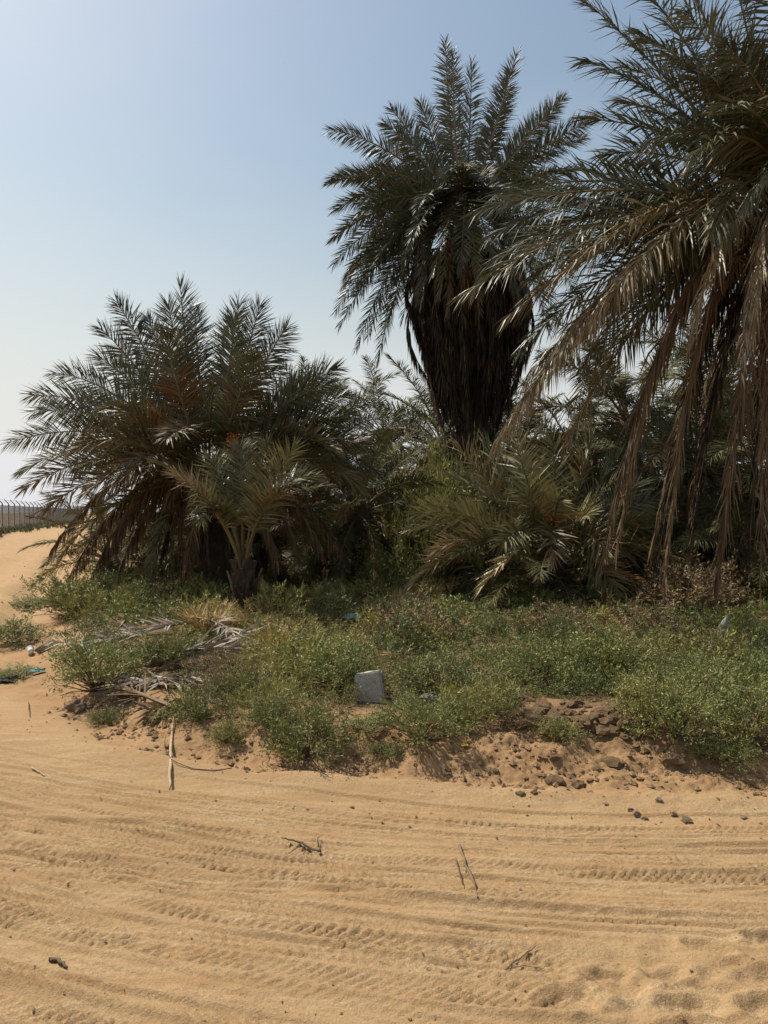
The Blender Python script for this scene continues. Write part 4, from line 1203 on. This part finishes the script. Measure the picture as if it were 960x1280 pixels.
twig_at([(61, 1204, .006), (72, 1204, .010), (84, 1212, .006)], [], "short brown twig at the lower left on the sand", .008)
twig_at([(40, 961, .004), (50, 968, .006), (56, 973, .004)], [], "small pale stick on the sand at the left", .005, M_WOODGREY)
twig_at([(36, 880, .02), (36, 890, .03), (38, 898, .005)], [], "short dry stem standing in the sand on the left slope", .004)

# ------------------------------------------------------------------ litter
def crumple(seed, res=7, amp=.5):
    rg = np.random.default_rng(seed)
    g = np.linspace(-1, 1, res)
    X, Y = np.meshgrid(g, g)
    Z = rg.uniform(0, amp, X.shape) + .3 * (1 - X * X) * (1 - Y * Y)
    X = X + rg.normal(0, .16, X.shape); Y = Y + rg.normal(0, .16, Y.shape)
    V = np.stack([X.ravel(), Y.ravel(), Z.ravel()], 1)
    n = res
    F = []
    for j in range(n - 1):
        for i in range(n - 1):
            a = j * n + i
            F += [(a, a + 1, a + n + 1), (a, a + n + 1, a + n)]
    F = np.array(F)
    m = len(V)
    V = np.vstack([V, V * .94 - [0, 0, .06]])
    F = np.vstack([F, F[:, ::-1] + m])
    return V, F
def litter(name, px, py, wpx, mat, label, cat, seed, hz=.8, up=.0):
    g = G(px, py)
    r = wpx / FPX * g[1] / 2
    V, F = crumple(seed)
    o = link(name, mesh_np(name, V, F, mat), None, (g[0], g[1], g[2] + up), (0, 0, seed), (r, r * .8, r * hz))
    tag(o, label, cat, "litter on the bank")
litter("paper_scrap", 424, 930, 12, M_PLASTICW, "white crumpled scrap at the edge of the large overhanging shrub", "litter", 3, 1.0, .05)
litter("plastic_scrap", 534, 905, 20, M_CLOTH, "pale plastic scrap caught above the spilling shrub", "litter", 4, .9, .17)
litter("yellow_scrap", 581, 934, 10, M_PLASTICY, "tiny yellow scrap on the bare bank", "litter", 5, .8, .005)
litter("blue_bag", 441, 790, 22, M_PLASTICB, "pale blue crumpled bag lying in the scrub", "litter", 6, .9, .16)
litter("teal_bag", 47, 842, 17, M_PLASTICT, "teal plastic scrap beside the low shrub at the left", "litter", 7, .7, .02)
litter("black_rag", 8, 852, 28, M_PLASTICK, "black rag on the sand at the left edge", "litter", 8, .6, .0)
litter("yellow_wrapper", 22, 851, 6, M_PLASTICY, "yellow wrapper bit beside the black rag", "litter", 9, .8, .0)
# white plastic cup lying on its side
g = G(39, 820)
prof = [(0, 0), (.030, 0), (.036, .03), (.043, .095), (.045, .097), (.041, .095), (.033, .008), (0, .006)]
k = 18
V, F = [], []
for (r, z) in prof:
    for j in range(k):
        V.append((r * math.cos(j * 2 * math.pi / k), r * math.sin(j * 2 * math.pi / k), z))
for i in range(len(prof) - 1):
    for j in range(k):
        F.append((i * k + j, i * k + (j + 1) % k, (i + 1) * k + (j + 1) % k, (i + 1) * k + j))
o = link("plastic_cup", mesh_np("plastic_cup", np.array(V), np.array(F), M_PLASTICW, smooth=True), None, (g[0], g[1], g[2] + .04), (R(-70), 0, R(35)), .9)
tag(o, "white plastic cup lying on the sand behind the low shrub at the left", "cup")
# pale cloth draped on a stub in the right-hand scrub
p0 = P(898, 812, 7.6)
rg = np.random.default_rng(9)
hh = np.linspace(0, 1, 9)
parts = []
k = 12
V = []
for i, u in enumerate(hh):
    r = .105 * (1 - u) ** .8 + .022
    for j in range(k):
        a = j / k * 6.283
        rr = r * (1 + .22 * math.sin(3 * a + u * 2) * (1 - u))
        V.append((rr * math.cos(a) + .07 * u * u, rr * .7 * math.sin(a), u * .30))
V.append((.075, 0, .33))
F = [(i * k + j, i * k + (j + 1) % k, (i + 1) * k + (j + 1) % k) for i in range(8) for j in range(k)] + [(i * k + j, (i + 1) * k + (j + 1) % k, (i + 1) * k + j) for i in range(8) for j in range(k)] + [(8 * k + j, 8 * k + (j + 1) % k, 9 * k) for j in range(k)]
o = link("cloth_rag", mesh_np("cloth_rag", np.array(V), np.array(F), M_CLOTH, smooth=True), None, (p0[0], p0[1], p0[2] + .03), (0, R(10), R(15)), (.72, .8, 1.05))
tag(o, "pale grey rag peaking up from the scrub under the hanging fronds", "rag")
stick("hose", [gp(47, 724, .03), gp(52, 726, .04), gp(60, 727, .03), gp(66, 724, .03)], [.03], M_PLASTICK, "short dark piece of hose on the sand where the track bends", "hose")

# ------------------------------------------------------------------ wire fence far left
A = np.array([-26.0, 44.0]); D = nrm(np.array([-12.0, 37.0]))
t = thing("wire_fence", "far galvanised mesh fence with slanted barbed-wire arms across the sand", "fence", (A[0], A[1], 0))
def post_geo():
    return join([tube([(0, 0, -.1), (0, 0, 2.35)], [.06, .06], 6), tube([(0, 0, 2.33), (-.34, -.12, 2.74)], [.045, .035], 5)])
V, F = post_geo()
PM = mesh_np("fence_post", V, F, M_POST)
bay = 3.0
wires = []
for j in range(11):
    wires.append(tube([(0, 0, .1 + j * .21), (D[0] * bay, D[1] * bay, .1 + j * .21)], .006, 3))
for j in range(3):
    o3 = np.array([-.09 - .08 * j, -.03 - .03 * j, 2.45 + .11 * j])
    wires.append(tube([o3, o3 + [D[0] * bay, D[1] * bay, 0]], .009, 3))
for j in range(26):
    x0 = j / 25 * bay
    for sgn in (1, -1):
        x1 = min(max(x0 + sgn * 1.1, 0), bay)
        zz = .1 + abs(x1 - x0) / 1.1 * 2.1
        wires.append(tube([(D[0] * x0, D[1] * x0, .1), (D[0] * x1, D[1] * x1, zz)], .005, 3))
        wires.append(tube([(D[0] * x0, D[1] * x0, 2.2), (D[0] * x1, D[1] * x1, 2.3 - zz)], .005, 3))
V, F = join(wires)
WM = mesh_np("wire_mesh", V, F, M_POST)
for i in range(-4, 34):
    q = np.array([D[0] * bay * i, D[1] * bay * i])
    z = Hs(A[0] + q[0], A[1] + q[1])
    link("fence_post", PM, t, (q[0], q[1], z))
    link("wire_mesh", WM, t, (q[0], q[1], z))

def far_scrub():
    rg = np.random.default_rng(91)
    Vs, Fs, Cs, off = [], [], [], 0
    V, F, dv, k, n = leaves_geo(rg, .34, .30, 26, 12, .08, .035, tri=True)
    for i in range(190):
        u = rg.uniform(-8, 70); s = rg.uniform(.8, 2.2)
        q = A + D * u + np.array([D[1], -D[0]]) * rg.normal(.6, 1.0)
        W = V * [s, s, s * .7] + [q[0], q[1], Hs(q[0], q[1])]
        Vs.append(W); Fs.append(F + off); off += len(W)
        Cs.append(np.repeat((SH_G * .6 + SH_B * .2) * rg.uniform(.6, 1.3, (n, 1)), 3, 0))
    o = link("fence_scrub", mesh_np("fence_scrub", np.vstack(Vs), np.vstack(Fs), M_SHRUB, np.vstack(Cs)))
    tag(o, "dark low scrub along the foot of the far wire fence", "scrub", None, "stuff")
far_scrub()
